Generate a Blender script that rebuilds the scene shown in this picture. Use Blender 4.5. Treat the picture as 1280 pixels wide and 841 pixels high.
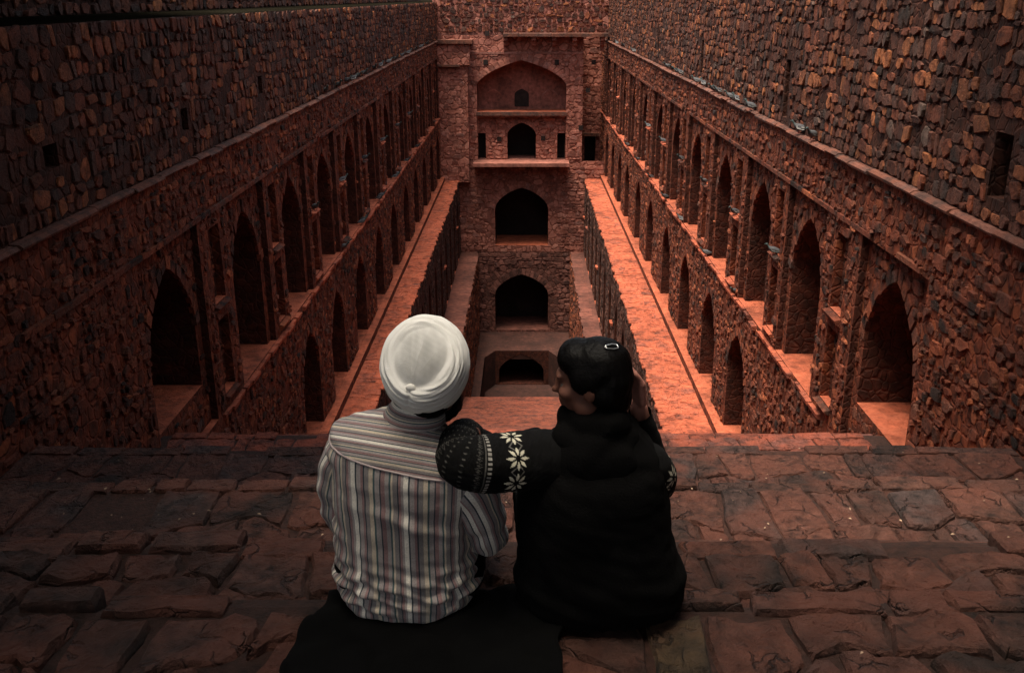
import bpy, math, random
import numpy as np
from mathutils import Vector, Matrix

random.seed(11)
RNG = np.random.default_rng(11)
R = math.radians
for o in list(bpy.data.objects):
    bpy.data.objects.remove(o)
sc = bpy.context.scene
COL = sc.collection

# ------------------------------------------------------------------ camera
EYE = 1.65
FPX, YHOR, YC, XV = 1200.0, -3.4, 420.5, 659.0      # photo pixels
TH = math.atan((YC - YHOR) / FPX)
CT, ST = math.cos(TH), math.sin(TH)
cam = bpy.data.cameras.new('camera')
cam.sensor_width = 36.0
cam.lens = FPX / 1280.0 * 36.0
cam.shift_x = -(XV - 640.0) / 1280.0
cam.clip_start = 0.05
cam.clip_end = 2000.0
cam_ob = bpy.data.objects.new('camera', cam)
COL.objects.link(cam_ob)
cam_ob.location = (0, 0, EYE)
cam_ob.rotation_euler = (math.pi / 2 - TH, 0, 0)
sc.camera = cam_ob

# ------------------------------------------------------------------ light
SUN_EL, SUN_AZ = R(76), R(-128)          # azimuth from +Y towards +X: high veiled sun, to the left and a little behind
w = bpy.data.worlds.new('World')
sc.world = w
w.use_nodes = True
nt = w.node_tree
bg = nt.nodes['Background']
sky = nt.nodes.new('ShaderNodeTexSky')
sky.sky_type = 'NISHITA'
sky.sun_disc = False
sky.sun_elevation = SUN_EL
sky.sun_rotation = SUN_AZ
sky.dust_density = 6.0
sky.air_density = 1.0
sky.ozone_density = 1.0
hsv = nt.nodes.new('ShaderNodeHueSaturation'); hsv.inputs['Saturation'].default_value = .35      # thin overcast: the blue is veiled
nt.links.new(sky.outputs[0], hsv.inputs['Color']); nt.links.new(hsv.outputs[0], bg.inputs[0])
bg.inputs[1].default_value = 0.05
sun = bpy.data.lights.new('sun', 'SUN')
sun.energy = 1.5
sun.angle = R(30)
sun.color = (1.0, 0.87, 0.68)
sun_ob = bpy.data.objects.new('sun', sun)
COL.objects.link(sun_ob)
sd = Vector((math.sin(SUN_AZ) * math.cos(SUN_EL), math.cos(SUN_AZ) * math.cos(SUN_EL), math.sin(SUN_EL)))
sun_ob.rotation_euler = sd.to_track_quat('Z', 'Y').to_euler()
sun_ob.location = (-10, 20, 30)
sc.view_settings.view_transform = 'Standard'
sc.view_settings.look = 'None'
sc.view_settings.gamma = 1.0
sc.view_settings.exposure = 2.4
sc.view_settings.use_curve_mapping = False
sc.render.engine = 'CYCLES'
sc.cycles.max_bounces = 6
sc.cycles.diffuse_bounces = 2

# ------------------------------------------------------------------ pixel helpers (photo pixels -> metres)
def px_wall(x, y, X):
    D = FPX * X / (x - XV); h = (y - YHOR) * CT * D / FPX
    return (D - ST * h) / CT, h
def px_floor(x, y, h):
    D = FPX * h / (CT * (y - YHOR))
    return (x - XV) * D / FPX, (D - ST * h) / CT
def px_at(x, y, Y):
    v = (y - YHOR) * CT / FPX; h = v * CT * Y / (1 - ST * v); D = CT * Y + ST * h
    return (x - XV) * D / FPX, h
def to_px(X, Y, Z):
    h = EYE - Z; D = CT * Y + ST * h
    if D < .2: return (-9999, -9999, .2)
    return XV + FPX * X / D, YHOR + FPX * h / (CT * D), D

# ------------------------------------------------------------------ object helpers
def mesh(name, verts, faces, mats=None, smooth=False, mat_idx=None, attrs=None):
    me = bpy.data.meshes.new(name)
    me.from_pydata([tuple(v) for v in verts], [], [tuple(f) for f in faces])
    for m in (mats or []): me.materials.append(m)
    if mat_idx is not None: me.polygons.foreach_set('material_index', np.asarray(mat_idx, dtype=np.int32))
    if smooth: me.polygons.foreach_set('use_smooth', np.ones(len(me.polygons), dtype=bool))
    for k, a in (attrs or {}).items():
        a = np.asarray(a, dtype=np.float32)
        if a.ndim == 1:
            at = me.attributes.new(k, 'FLOAT', 'POINT'); at.data.foreach_set('value', a)
        else:
            at = me.attributes.new(k, 'FLOAT_COLOR', 'POINT')
            at.data.foreach_set('color', np.concatenate([a, np.ones((len(a), 1), np.float32)], 1).ravel())
    me.update()
    return me
def obj(name, me, root=None, loc=(0, 0, 0), world=True):
    o = bpy.data.objects.new(name, me)
    COL.objects.link(o)
    o.location = loc
    if root is not None: attach(o, root)
    return o
def root_world(p):
    v = Vector((0, 0, 0))
    while p is not None:
        v += p.location; p = p.parent
    return v
def attach(o, root):
    o.parent = root
    o.location = Vector(o.location) - root_world(root)
def thing(name, label, cat, loc=(0, 0, 0), group=None):
    o = bpy.data.objects.new(name, None)
    o.empty_display_size = .2
    COL.objects.link(o); o.location = loc
    tag(o, label, cat, group)
    return o
def tag(o, label, cat, group=None):
    o['label'] = label; o['category'] = cat
    if group: o['group'] = group
    return o
class MB:
    def __init__(s): s.v = []; s.f = []; s.m = []
    def add(s, vs, fs, m=0):
        b = len(s.v); s.v.extend([tuple(p) for p in vs])
        for f in fs: s.f.append(tuple(b + i for i in f)); s.m.append(m)
    def box(s, x0, x1, y0, y1, z0, z1, m=0):
        vs = [(x, y, z) for z in (z0, z1) for y in (y0, y1) for x in (x0, x1)]
        s.add(vs, [(0, 2, 3, 1), (4, 5, 7, 6), (0, 1, 5, 4), (2, 6, 7, 3), (0, 4, 6, 2), (1, 3, 7, 5)], m)
    def quad(s, a, b, c, d, m=0): s.add([a, b, c, d], [(0, 1, 2, 3)], m)
    def build(s, name, mats, root=None, smooth=False, attrs=None):
        return obj(name, mesh(name, s.v, s.f, mats, smooth, s.m, attrs), root)

def vnoise(p, sc=1.0, seed=0):
    """cheap smooth pseudo noise in [-1,1]; p (n,3)"""
    p = np.asarray(p, float) * sc
    r = np.random.default_rng(seed + 100)
    out = np.zeros(len(p))
    for i in range(5):
        k = r.normal(size=3); k /= np.linalg.norm(k); k *= 1.0 + .9 * i
        ph = r.uniform(0, 6.28); k2 = r.normal(size=3)
        out += np.sin(p @ k * 2.2 + ph + 1.3 * np.sin(p @ k2 * .9 + ph * 2)) / (1 + .35 * i)
    return out / 3.0

# ------------------------------------------------------------------ materials
def nodes_of(m):
    m.use_nodes = True
    n = m.node_tree.nodes; l = m.node_tree.links
    return n, l, n['Principled BSDF']
def ramp(n, stops, interp='LINEAR'):
    r = n.new('ShaderNodeValToRGB'); cr = r.color_ramp; cr.interpolation = interp
    while len(cr.elements) < len(stops): cr.elements.new(.5)
    for e, (p, c) in zip(cr.elements, stops):
        e.position = p; e.color = (c[0], c[1], c[2], 1)
    return r
def tint_socket(n, l):
    oi = n.new('ShaderNodeObjectInfo'); at = n.new('ShaderNodeAttribute'); at.attribute_name = 'tint'
    a = n.new('ShaderNodeMath'); a.operation = 'ADD'
    l.new(oi.outputs['Random'], a.inputs[0]); l.new(at.outputs['Fac'], a.inputs[1])
    f = n.new('ShaderNodeMath'); f.operation = 'FRACT'; l.new(a.outputs[0], f.inputs[0])
    return f.outputs[0]
def geo_pos(n):
    g = n.new('ShaderNodeNewGeometry'); return g.outputs['Position']
def stone_mat(name, stops, nscale=9.0, bump=.5, rough=.85, dust=None, mottle=.55, spec=.3, cracks=0.0, bdist=.03):
    """pieces of stone: colour by piece, mottled, with relief; dust = (colour, amount) settled on upward faces"""
    m = bpy.data.materials.new(name); n, l, b = nodes_of(m)
    pos = geo_pos(n)
    r = ramp(n, stops); l.new(tint_socket(n, l), r.inputs[0])
    nz = n.new('ShaderNodeTexNoise'); nz.inputs['Scale'].default_value = nscale; nz.inputs['Detail'].default_value = 8; nz.inputs['Roughness'].default_value = .65
    l.new(pos, nz.inputs['Vector'])
    mr = n.new('ShaderNodeMapRange'); mr.inputs[1].default_value = .3; mr.inputs[2].default_value = .72
    mr.inputs[3].default_value = 1 - mottle; mr.inputs[4].default_value = 1 + mottle * .75
    l.new(nz.outputs[0], mr.inputs[0])
    mx = n.new('ShaderNodeMix'); mx.data_type = 'RGBA'; mx.blend_type = 'MULTIPLY'; mx.inputs[0].default_value = 1
    l.new(r.outputs[0], mx.inputs[6]); l.new(mr.outputs[0], mx.inputs[7])
    col = mx.outputs[2]
    # large weather stains
    n2 = n.new('ShaderNodeTexNoise'); n2.inputs['Scale'].default_value = .7; n2.inputs['Detail'].default_value = 5; l.new(pos, n2.inputs['Vector'])
    m2 = n.new('ShaderNodeMapRange'); m2.inputs[1].default_value = .35; m2.inputs[2].default_value = .65; m2.inputs[3].default_value = .55; m2.inputs[4].default_value = 1.2
    l.new(n2.outputs[0], m2.inputs[0])
    mx2 = n.new('ShaderNodeMix'); mx2.data_type = 'RGBA'; mx2.blend_type = 'MULTIPLY'; mx2.inputs[0].default_value = 1
    l.new(col, mx2.inputs[6]); l.new(m2.outputs[0], mx2.inputs[7]); col = mx2.outputs[2]
    if dust:
        n3 = n.new('ShaderNodeTexNoise'); n3.inputs['Scale'].default_value = 3.1; n3.inputs['Detail'].default_value = 6; l.new(pos, n3.inputs['Vector'])
        m3 = n.new('ShaderNodeMapRange'); m3.inputs[1].default_value = .42; m3.inputs[2].default_value = .62; m3.inputs[3].default_value = 0; m3.inputs[4].default_value = dust[1]
        l.new(n3.outputs[0], m3.inputs[0])
        mx3 = n.new('ShaderNodeMix'); mx3.data_type = 'RGBA'; l.new(m3.outputs[0], mx3.inputs[0])
        l.new(col, mx3.inputs[6]); mx3.inputs[7].default_value = (*dust[0], 1); col = mx3.outputs[2]
    l.new(col, b.inputs['Base Color'])
    b.inputs['Roughness'].default_value = rough
    b.inputs['Specular IOR Level'].default_value = spec
    n4 = n.new('ShaderNodeTexNoise'); n4.inputs['Scale'].default_value = nscale * 2.6; n4.inputs['Detail'].default_value = 9; n4.inputs['Roughness'].default_value = .7
    l.new(pos, n4.inputs['Vector'])
    bp = n.new('ShaderNodeBump'); bp.inputs['Strength'].default_value = bump; bp.inputs['Distance'].default_value = bdist
    hgt = n4.outputs[0]
    if cracks:
        wz = n.new('ShaderNodeTexNoise'); wz.inputs['Scale'].default_value = 4.5; wz.inputs['Detail'].default_value = 6; l.new(pos, wz.inputs['Vector'])
        mv = n.new('ShaderNodeMix'); mv.data_type = 'RGBA'; mv.blend_type = 'LINEAR_LIGHT'; mv.inputs[0].default_value = .16; l.new(pos, mv.inputs[6]); l.new(wz.outputs['Color'], mv.inputs[7])
        vo = n.new('ShaderNodeTexVoronoi'); vo.feature = 'DISTANCE_TO_EDGE'; vo.inputs['Scale'].default_value = 5.5; l.new(mv.outputs[2], vo.inputs['Vector'])
        cm = n.new('ShaderNodeMapRange'); cm.inputs[1].default_value = 0; cm.inputs[2].default_value = .035; cm.inputs[3].default_value = -cracks; cm.inputs[4].default_value = 0; l.new(vo.outputs['Distance'], cm.inputs[0])
        n5 = n.new('ShaderNodeTexNoise'); n5.inputs['Scale'].default_value = 7; n5.inputs['Detail'].default_value = 4; l.new(pos, n5.inputs['Vector'])
        cg = n.new('ShaderNodeMapRange'); cg.inputs[1].default_value = .5; cg.inputs[2].default_value = .6; l.new(n5.outputs[0], cg.inputs[0])
        ml = n.new('ShaderNodeMath'); ml.operation = 'MULTIPLY'; l.new(cm.outputs[0], ml.inputs[0]); l.new(cg.outputs[0], ml.inputs[1])
        n6 = n.new('ShaderNodeTexNoise'); n6.inputs['Scale'].default_value = 14; n6.inputs['Detail'].default_value = 6; n6.inputs['Roughness'].default_value = .6; l.new(pos, n6.inputs['Vector'])
        a1 = n.new('ShaderNodeMath'); a1.operation = 'ADD'; l.new(hgt, a1.inputs[0]); l.new(ml.outputs[0], a1.inputs[1])
        a2 = n.new('ShaderNodeMath'); a2.operation = 'MULTIPLY_ADD'; l.new(n6.outputs[0], a2.inputs[0]); a2.inputs[1].default_value = 1.6; l.new(a1.outputs[0], a2.inputs[2]); hgt = a2.outputs[0]
    l.new(hgt, bp.inputs['Height']); l.new(bp.outputs[0], b.inputs['Normal'])
    return m
def mortar_mat(name, c0, c1, cst, scale=3.2, bump=.8, stone_amt=.8):
    """lime mortar with smaller stones bedded in it"""
    m = bpy.data.materials.new(name); n, l, b = nodes_of(m)
    pos = geo_pos(n)
    wz = n.new('ShaderNodeTexNoise'); wz.inputs['Scale'].default_value = 2.2; wz.inputs['Detail'].default_value = 3; l.new(pos, wz.inputs['Vector'])
    mxv = n.new('ShaderNodeMix'); mxv.data_type = 'RGBA'; mxv.blend_type = 'LINEAR_LIGHT'; mxv.inputs[0].default_value = .12
    l.new(pos, mxv.inputs[6]); l.new(wz.outputs['Color'], mxv.inputs[7])
    vo = n.new('ShaderNodeTexVoronoi'); vo.feature = 'DISTANCE_TO_EDGE'; vo.inputs['Scale'].default_value = scale; l.new(mxv.outputs[2], vo.inputs['Vector'])
    vc = n.new('ShaderNodeTexVoronoi'); vc.inputs['Scale'].default_value = scale; l.new(mxv.outputs[2], vc.inputs['Vector'])
    nz = n.new('ShaderNodeTexNoise'); nz.inputs['Scale'].default_value = 5; nz.inputs['Detail'].default_value = 9; nz.inputs['Roughness'].default_value = .7; l.new(pos, nz.inputs['Vector'])
    r = ramp(n, [(.3, c0), (.7, c1)]); l.new(nz.outputs[0], r.inputs[0])
    hs = n.new('ShaderNodeSeparateColor'); l.new(vc.outputs['Color'], hs.inputs[0])
    rs = ramp(n, cst); l.new(hs.outputs[0], rs.inputs[0])
    e = n.new('ShaderNodeMapRange'); e.inputs[1].default_value = .03; e.inputs[2].default_value = .12; e.inputs[3].default_value = 0; e.inputs[4].default_value = stone_amt
    l.new(vo.outputs['Distance'], e.inputs[0])
    mx = n.new('ShaderNodeMix'); mx.data_type = 'RGBA'; l.new(e.outputs[0], mx.inputs[0]); l.new(r.outputs[0], mx.inputs[6]); l.new(rs.outputs[0], mx.inputs[7])
    mp = n.new('ShaderNodeMapRange'); mp.inputs[1].default_value = .3; mp.inputs[2].default_value = .7; mp.inputs[3].default_value = .55; mp.inputs[4].default_value = 1.3; l.new(nz.outputs[0], mp.inputs[0])
    mx2 = n.new('ShaderNodeMix'); mx2.data_type = 'RGBA'; mx2.blend_type = 'MULTIPLY'; mx2.inputs[0].default_value = 1; l.new(mx.outputs[2], mx2.inputs[6]); l.new(mp.outputs[0], mx2.inputs[7])
    l.new(mx2.outputs[2], b.inputs['Base Color']); b.inputs['Roughness'].default_value = .92; b.inputs['Specular IOR Level'].default_value = .2
    ad = n.new('ShaderNodeMath'); ad.operation = 'MULTIPLY_ADD'; l.new(nz.outputs[0], ad.inputs[0]); ad.inputs[1].default_value = .5; l.new(e.outputs[0], ad.inputs[2])
    bp = n.new('ShaderNodeBump'); bp.inputs['Strength'].default_value = bump; bp.inputs['Distance'].default_value = .05; l.new(ad.outputs[0], bp.inputs['Height']); l.new(bp.outputs[0], b.inputs['Normal'])
    return m
def cloth_mat(name, col, rough=.9, sheen=.2, wscale=260, bump=.15):
    m = bpy.data.materials.new(name); n, l, b = nodes_of(m)
    pos = geo_pos(n)
    nz = n.new('ShaderNodeTexNoise'); nz.inputs['Scale'].default_value = wscale; nz.inputs['Detail'].default_value = 3; l.new(pos, nz.inputs['Vector'])
    n2 = n.new('ShaderNodeTexNoise'); n2.inputs['Scale'].default_value = 14; n2.inputs['Detail'].default_value = 5; l.new(pos, n2.inputs['Vector'])
    mr = n.new('ShaderNodeMapRange'); mr.inputs[1].default_value = .3; mr.inputs[2].default_value = .7; mr.inputs[3].default_value = .75; mr.inputs[4].default_value = 1.15; l.new(n2.outputs[0], mr.inputs[0])
    mx = n.new('ShaderNodeMix'); mx.data_type = 'RGBA'; mx.blend_type = 'MULTIPLY'; mx.inputs[0].default_value = 1
    mx.inputs[6].default_value = (*col, 1); l.new(mr.outputs[0], mx.inputs[7]); l.new(mx.outputs[2], b.inputs['Base Color'])
    b.inputs['Roughness'].default_value = rough; b.inputs['Sheen Weight'].default_value = sheen; b.inputs['Specular IOR Level'].default_value = .15 if max(col) > .006 else .06
    bp = n.new('ShaderNodeBump'); bp.inputs['Strength'].default_value = bump; bp.inputs['Distance'].default_value = .004; l.new(nz.outputs[0], bp.inputs['Height']); l.new(bp.outputs[0], b.inputs['Normal'])
    return m
def attr_mat(name, attr, rough=.85, bump=.25, bscale=300):
    m = bpy.data.materials.new(name); n, l, b = nodes_of(m)
    at = n.new('ShaderNodeAttribute'); at.attribute_name = attr; l.new(at.outputs['Color'], b.inputs['Base Color'])
    b.inputs['Roughness'].default_value = rough; b.inputs['Specular IOR Level'].default_value = .15
    nz = n.new('ShaderNodeTexNoise'); nz.inputs['Scale'].default_value = bscale; l.new(geo_pos(n), nz.inputs['Vector'])
    bp = n.new('ShaderNodeBump'); bp.inputs['Strength'].default_value = bump; bp.inputs['Distance'].default_value = .004; l.new(nz.outputs[0], bp.inputs['Height']); l.new(bp.outputs[0], b.inputs['Normal'])
    return m

RUST = (.235, .048, .024); OCHRE = (.36, .10, .038); SLATE = (.105, .082, .085); DARK = (.05, .022, .018); MAUVE = (.17, .075, .068); RED = (.30, .058, .028)
DUST = (.46, .108, .048)
M = {}
M['rubble'] = stone_mat('rubble stone', [(0, (.022, .013, .010)), (.16, (.06, .033, .026)), (.28, (.15, .058, .038)), (.4, (.06, .022, .014)), (.52, (.26, .07, .032)), (.62, (.12, .036, .02)), (.76, (.42, .14, .052)), (.86, (.20, .055, .026)), (.95, (.05, .022, .016)), (1, (.15, .095, .075))], bump=1.0, dust=((.13, .034, .018), .4), mottle=.8, bdist=.08)
M['arcade_stone'] = stone_mat('arcade stone', [(0, (.022, .011, .008)), (.25, (.045, .018, .012)), (.45, (.17, .044, .021)), (.65, (.06, .025, .017)), (.87, (.38, .105, .042)), (1, (.07, .048, .042))], bump=1.0, dust=((.25, .056, .025), .6), mottle=.8, bdist=.08)
M['mortar_dark'] = mortar_mat('dark mortar', (.02, .009, .006), (.075, .024, .014), [(0, (.012, .007, .005)), (.4, (.03, .012, .009)), (.8, (.05, .017, .010))], scale=6.5, stone_amt=.4)
M['mortar_red'] = mortar_mat('red mortar', (.04, .012, .007), (.21, .048, .021), [(0, (.022, .010, .007)), (.45, (.07, .025, .015)), (.75, (.16, .04, .02)), (1, (.30, .085, .034))], scale=5.5, stone_amt=.45, bump=1.0)
M['inner'] = mortar_mat('niche masonry', (.03, .010, .006), (.085, .022, .012), [(0, (.02, .009, .007)), (.5, (.04, .015, .011)), (1, (.085, .024, .013))], scale=5.5, stone_amt=.45)  # recess shade put into the colour: darker than the wall face
M['dust'] = stone_mat('dusty floor', [(0, (.38, .09, .042)), (1, (.33, .075, .036))], nscale=5, bump=.8, mottle=.65, dust=((.42, .11, .055), .6), cracks=.9, bdist=.04)
M['ledge_slab'] = stone_mat('ledge flagstone', [(0, (.28, .066, .034)), (.4, (.45, .106, .052)), (.7, (.38, .10, .055)), (1, (.22, .064, .041))], nscale=5, bump=1.0, mottle=.75, dust=((.46, .108, .052), .7), cracks=1.2, bdist=.05)
M['slab'] = stone_mat('stair slab', [(0, (.035, .019, .015)), (.3, (.065, .029, .021)), (.55, (.105, .040, .027)), (.8, (.05, .032, .029)), (1, (.11, .041, .026))], nscale=13, bump=1.0, mottle=.9, dust=((.125, .041, .026), .6), rough=.8, spec=.25, cracks=1.8, bdist=.035)  # near slabs coloured dark to carry the shade at the stair head
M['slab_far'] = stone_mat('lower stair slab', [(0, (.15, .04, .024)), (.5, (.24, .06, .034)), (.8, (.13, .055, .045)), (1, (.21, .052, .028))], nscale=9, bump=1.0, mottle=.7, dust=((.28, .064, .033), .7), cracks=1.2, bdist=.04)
M['slab_moss'] = stone_mat('mossy stair slab', [(0, (.06, .036, .018)), (1, (.075, .045, .022))], nscale=9, bump=1.0, mottle=.95, dust=((.12, .05, .028), .8), cracks=1.5, bdist=.035)
M['slab_low'] = stone_mat('deep stair slab', [(0, (.11, .033, .021)), (.5, (.18, .05, .030)), (.8, (.11, .042, .032)), (1, (.15, .041, .024))], nscale=7, bump=1.0, mottle=.7, dust=((.26, .066, .036), .6), cracks=1.5, bdist=.05)  # lower flights coloured darker, for the light lost down there
M['earth'] = stone_mat('earth bed', [(0, (.032, .013, .009)), (1, (.06, .022, .014))], nscale=22, bump=1.0, mottle=.7)
M['moss'] = stone_mat('mossy top', [(0, (.008, .007, .005)), (1, (.014, .012, .008))], nscale=14, bump=.9, mottle=.6, rough=1.0, spec=0.0)
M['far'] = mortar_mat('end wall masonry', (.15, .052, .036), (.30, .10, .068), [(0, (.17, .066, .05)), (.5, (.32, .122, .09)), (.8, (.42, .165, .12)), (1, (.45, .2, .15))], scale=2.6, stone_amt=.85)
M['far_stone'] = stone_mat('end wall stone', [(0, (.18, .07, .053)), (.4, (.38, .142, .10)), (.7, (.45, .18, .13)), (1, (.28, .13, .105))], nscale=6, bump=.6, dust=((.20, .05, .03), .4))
M['plaster'] = stone_mat('old plaster', [(0, (.26, .095, .07)), (1, (.30, .11, .08))], nscale=4, bump=.5, mottle=.6)
M['cornice'] = stone_mat('cornice slab', [(0, (.07, .033, .025)), (.5, (.13, .05, .033)), (1, (.09, .048, .04))], nscale=10, bump=1.0, mottle=.8, dust=((.28, .085, .046), .35))
M['shade_toned'] = mortar_mat('damp masonry', (.06, .025, .019), (.14, .05, .036), [(0, (.07, .032, .026)), (.5, (.15, .06, .046)), (1, (.22, .09, .07))], scale=2.6, stone_amt=.8)  # lowest storey: darkness of the depth put into the colour
M['shade_toned_floor'] = stone_mat('damp floor', [(0, (.10, .034, .024)), (1, (.14, .046, .032))], nscale=4, bump=.5, mottle=.5)  # lower ledges toned down in colour, as shade deep in the well
M['pit_floor'] = stone_mat('pit floor', [(0, (.045, .017, .012)), (1, (.06, .021, .015))], nscale=4, bump=.6, mottle=.6)  # pit and landing: fading light painted as a darker floor colour
M['trench_stone'] = stone_mat('trench stone', [(0, (.03, .014, .011)), (.5, (.10, .036, .024)), (.8, (.06, .03, .024)), (1, (.15, .055, .035))], nscale=8, bump=1.0, mottle=.8, bdist=.06)
M['shade_toned_stone'] = stone_mat('damp stone', [(0, (.09, .04, .032)), (.5, (.19, .075, .056)), (1, (.26, .105, .08))], nscale=6, bump=.6)  # facing of the lowest storey, its shade painted into the stone colour
M['dark'] = stone_mat('unlit chamber', [(0, (.02, .012, .01)), (1, (.025, .014, .012))], nscale=5, bump=.3)  # near-black colour paints the darkness inside openings

# ------------------------------------------------------------------ wall frames: (u along, h below eye, w out of wall) -> world
XL = -5.6
def XR(Y): return 5.45 - .0075 * (Y - 12.0)
class Frame:
    def __init__(s, kind, off=0.0): s.kind = kind; s.off = off
    def p(s, u, h, w=0.0):
        w = w + s.off
        if s.kind == 'L': return (XL + w, u, EYE - h)
        if s.kind == 'R': return (XR(u) - w, u, EYE - h)
        if s.kind == 'F': return (u, FARY - w, EYE - h)
        if s.kind == 'TL': return (TLX + w, u, EYE - h)
        if s.kind == 'TR': return (TRX - w, u, EYE - h)
    def basis(s):                       # columns: along, up, outward
        if s.kind in ('L', 'TL'): return Matrix(((0, 0, 1), (1, 0, 0), (0, 1, 0)))
        if s.kind in ('R', 'TR'): return Matrix(((0, 0, -1), (-1, 0, 0), (0, 1, 0)))
        return Matrix(((1, 0, 0), (0, 0, -1), (0, 1, 0)))
    def flip(s): return s.kind in ('R', 'TR')
FARY = 63.0
TLX, TRX = -4.47, 3.80

def arch_pts(ua, ub, vs, va, n=9, k=.62):
    """pointed arch curve from (ua,vs) over the apex to (ub,vs); h grows downwards"""
    half = (ub - ua) / 2; rise = vs - va; L = []
    for i in range(n + 1):
        t = i / n; s_ = 1 - math.cos(t * math.pi / 2)
        L.append((ua + half * s_, vs - rise * (k * math.sqrt(max(0, 1 - (1 - s_) ** 2)) + (1 - k) * s_)))
    return L + [(ua + ub - u, v) for u, v in reversed(L[:-1])]

def wall_band(mb, F, u0, u1, v0, v1, ops=(), w=0.0, mi=0):
    """one band of wall u0..u1, h v0..v1 with openings; op: dict(a,b,base,spring,apex|None,depth,back,side)"""
    def q(pts, m): 
        vs = [F.p(*p) for p in pts]
        if F.flip(): vs = vs[::-1]
        mb.add(vs, [tuple(range(len(vs)))], m)
    cur = u0
    for op in sorted(ops, key=lambda o: o['a']):
        a, b, base, d = op['a'], op['b'], op['base'], op['depth']
        top = op['spring']
        if a > cur: q([(cur, v1, w), (a, v1, w), (a, v0, w), (cur, v0, w)], mi)
        cur = b
        crv = arch_pts(a, b, top, op['apex'], k=op.get('k', .62)) if op.get('apex') is not None else [(a, top), (b, top)]
        for (ua, va), (ub, vb) in zip(crv[:-1], crv[1:]):
            q([(ua, va, w), (ub, vb, w), (ub, v0, w), (ua, v0, w)], mi)
        if base < v1 - 1e-4: q([(a, v1, w), (b, v1, w), (b, base, w), (a, base, w)], mi)
        ring = [(a, base)] + crv + [(b, base)]
        sm, bm, fm = op.get('side', mi), op.get('back', mi), op.get('floor', op.get('side', mi))
        for (ua, va), (ub, vb) in zip(ring[:-1], ring[1:]):
            if abs(ua - ub) + abs(va - vb) < 1e-5: continue
            q([(ua, va, w), (ua, va, w - d), (ub, vb, w - d), (ub, vb, w)], sm)
        fo = op.get('lip', 0.0)
        q([(a, base, w + fo), (b, base, w + fo), (b, base, w - d), (a, base, w - d)], fm)
        if op.get('back', 0) is not None:
            q([(u, v, w - d) for u, v in ([(a, base), (b, base)] + crv[::-1])], bm)
    if cur < u1: q([(cur, v1, w), (u1, v1, w), (u1, v0, w), (cur, v0, w)], mi)

# ------------------------------------------------------------------ stones
def stone_shape(seed, rings=3):
    r = random.Random(seed); n = r.choice((6, 7, 8, 9))
    ang = sorted((i + r.uniform(-.34, .34)) * 2 * math.pi / n + r.uniform(0, .3) for i in range(n))
    out = []
    e = r.choice((5.0, 9.0, 14.0)); sk = r.uniform(-.16, .16); tp = r.uniform(-.2, .2)
    for a in ang:
        c, s_ = math.cos(a), math.sin(a)
        k = (abs(c) ** e + abs(s_) ** e) ** (-1 / e) * r.uniform(.88, 1.05) * .5
        x, y = c * k, s_ * k
        out.append((x * (1 + tp * y) + sk * y, y))
    V = [(x, y, -.9) for x, y in out]
    prof = [(.99, .55), (.91, 1.0)] if rings == 3 else [(.92, 1.0)]
    tx, ty = r.uniform(-.6, .6), r.uniform(-.6, .6)
    for sc_, z in prof:
        V += [(x * sc_, y * sc_, z + (tx * x + ty * y) * z + r.uniform(-.13, .13) * z) for x, y in out]
    V.append((r.uniform(-.15, .15), r.uniform(-.15, .15), 1.0 + r.uniform(-.15, .2)))
    Fc = []; nr = len(prof)
    for k in range(nr):
        for i in range(n):
            j = (i + 1) % n
            Fc.append((k * n + i, k * n + j, (k + 1) * n + j, (k + 1) * n + i))
    c = len(V) - 1
    for i in range(n): Fc.append((nr * n + i, nr * n + (i + 1) % n, c))
    return V, Fc
NVAR = 24
HI = [stone_shape(i, 3) for i in range(NVAR)]
LO = [stone_shape(i + 50, 2) for i in range(NVAR)]
_st_cache = {}
def stone_mesh(var, mat):
    k = (var, mat.name)
    if k not in _st_cache:
        me = mesh('stone', HI[var][0], HI[var][1], [mat])
        _st_cache[k] = me
    return _st_cache[k]

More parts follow.
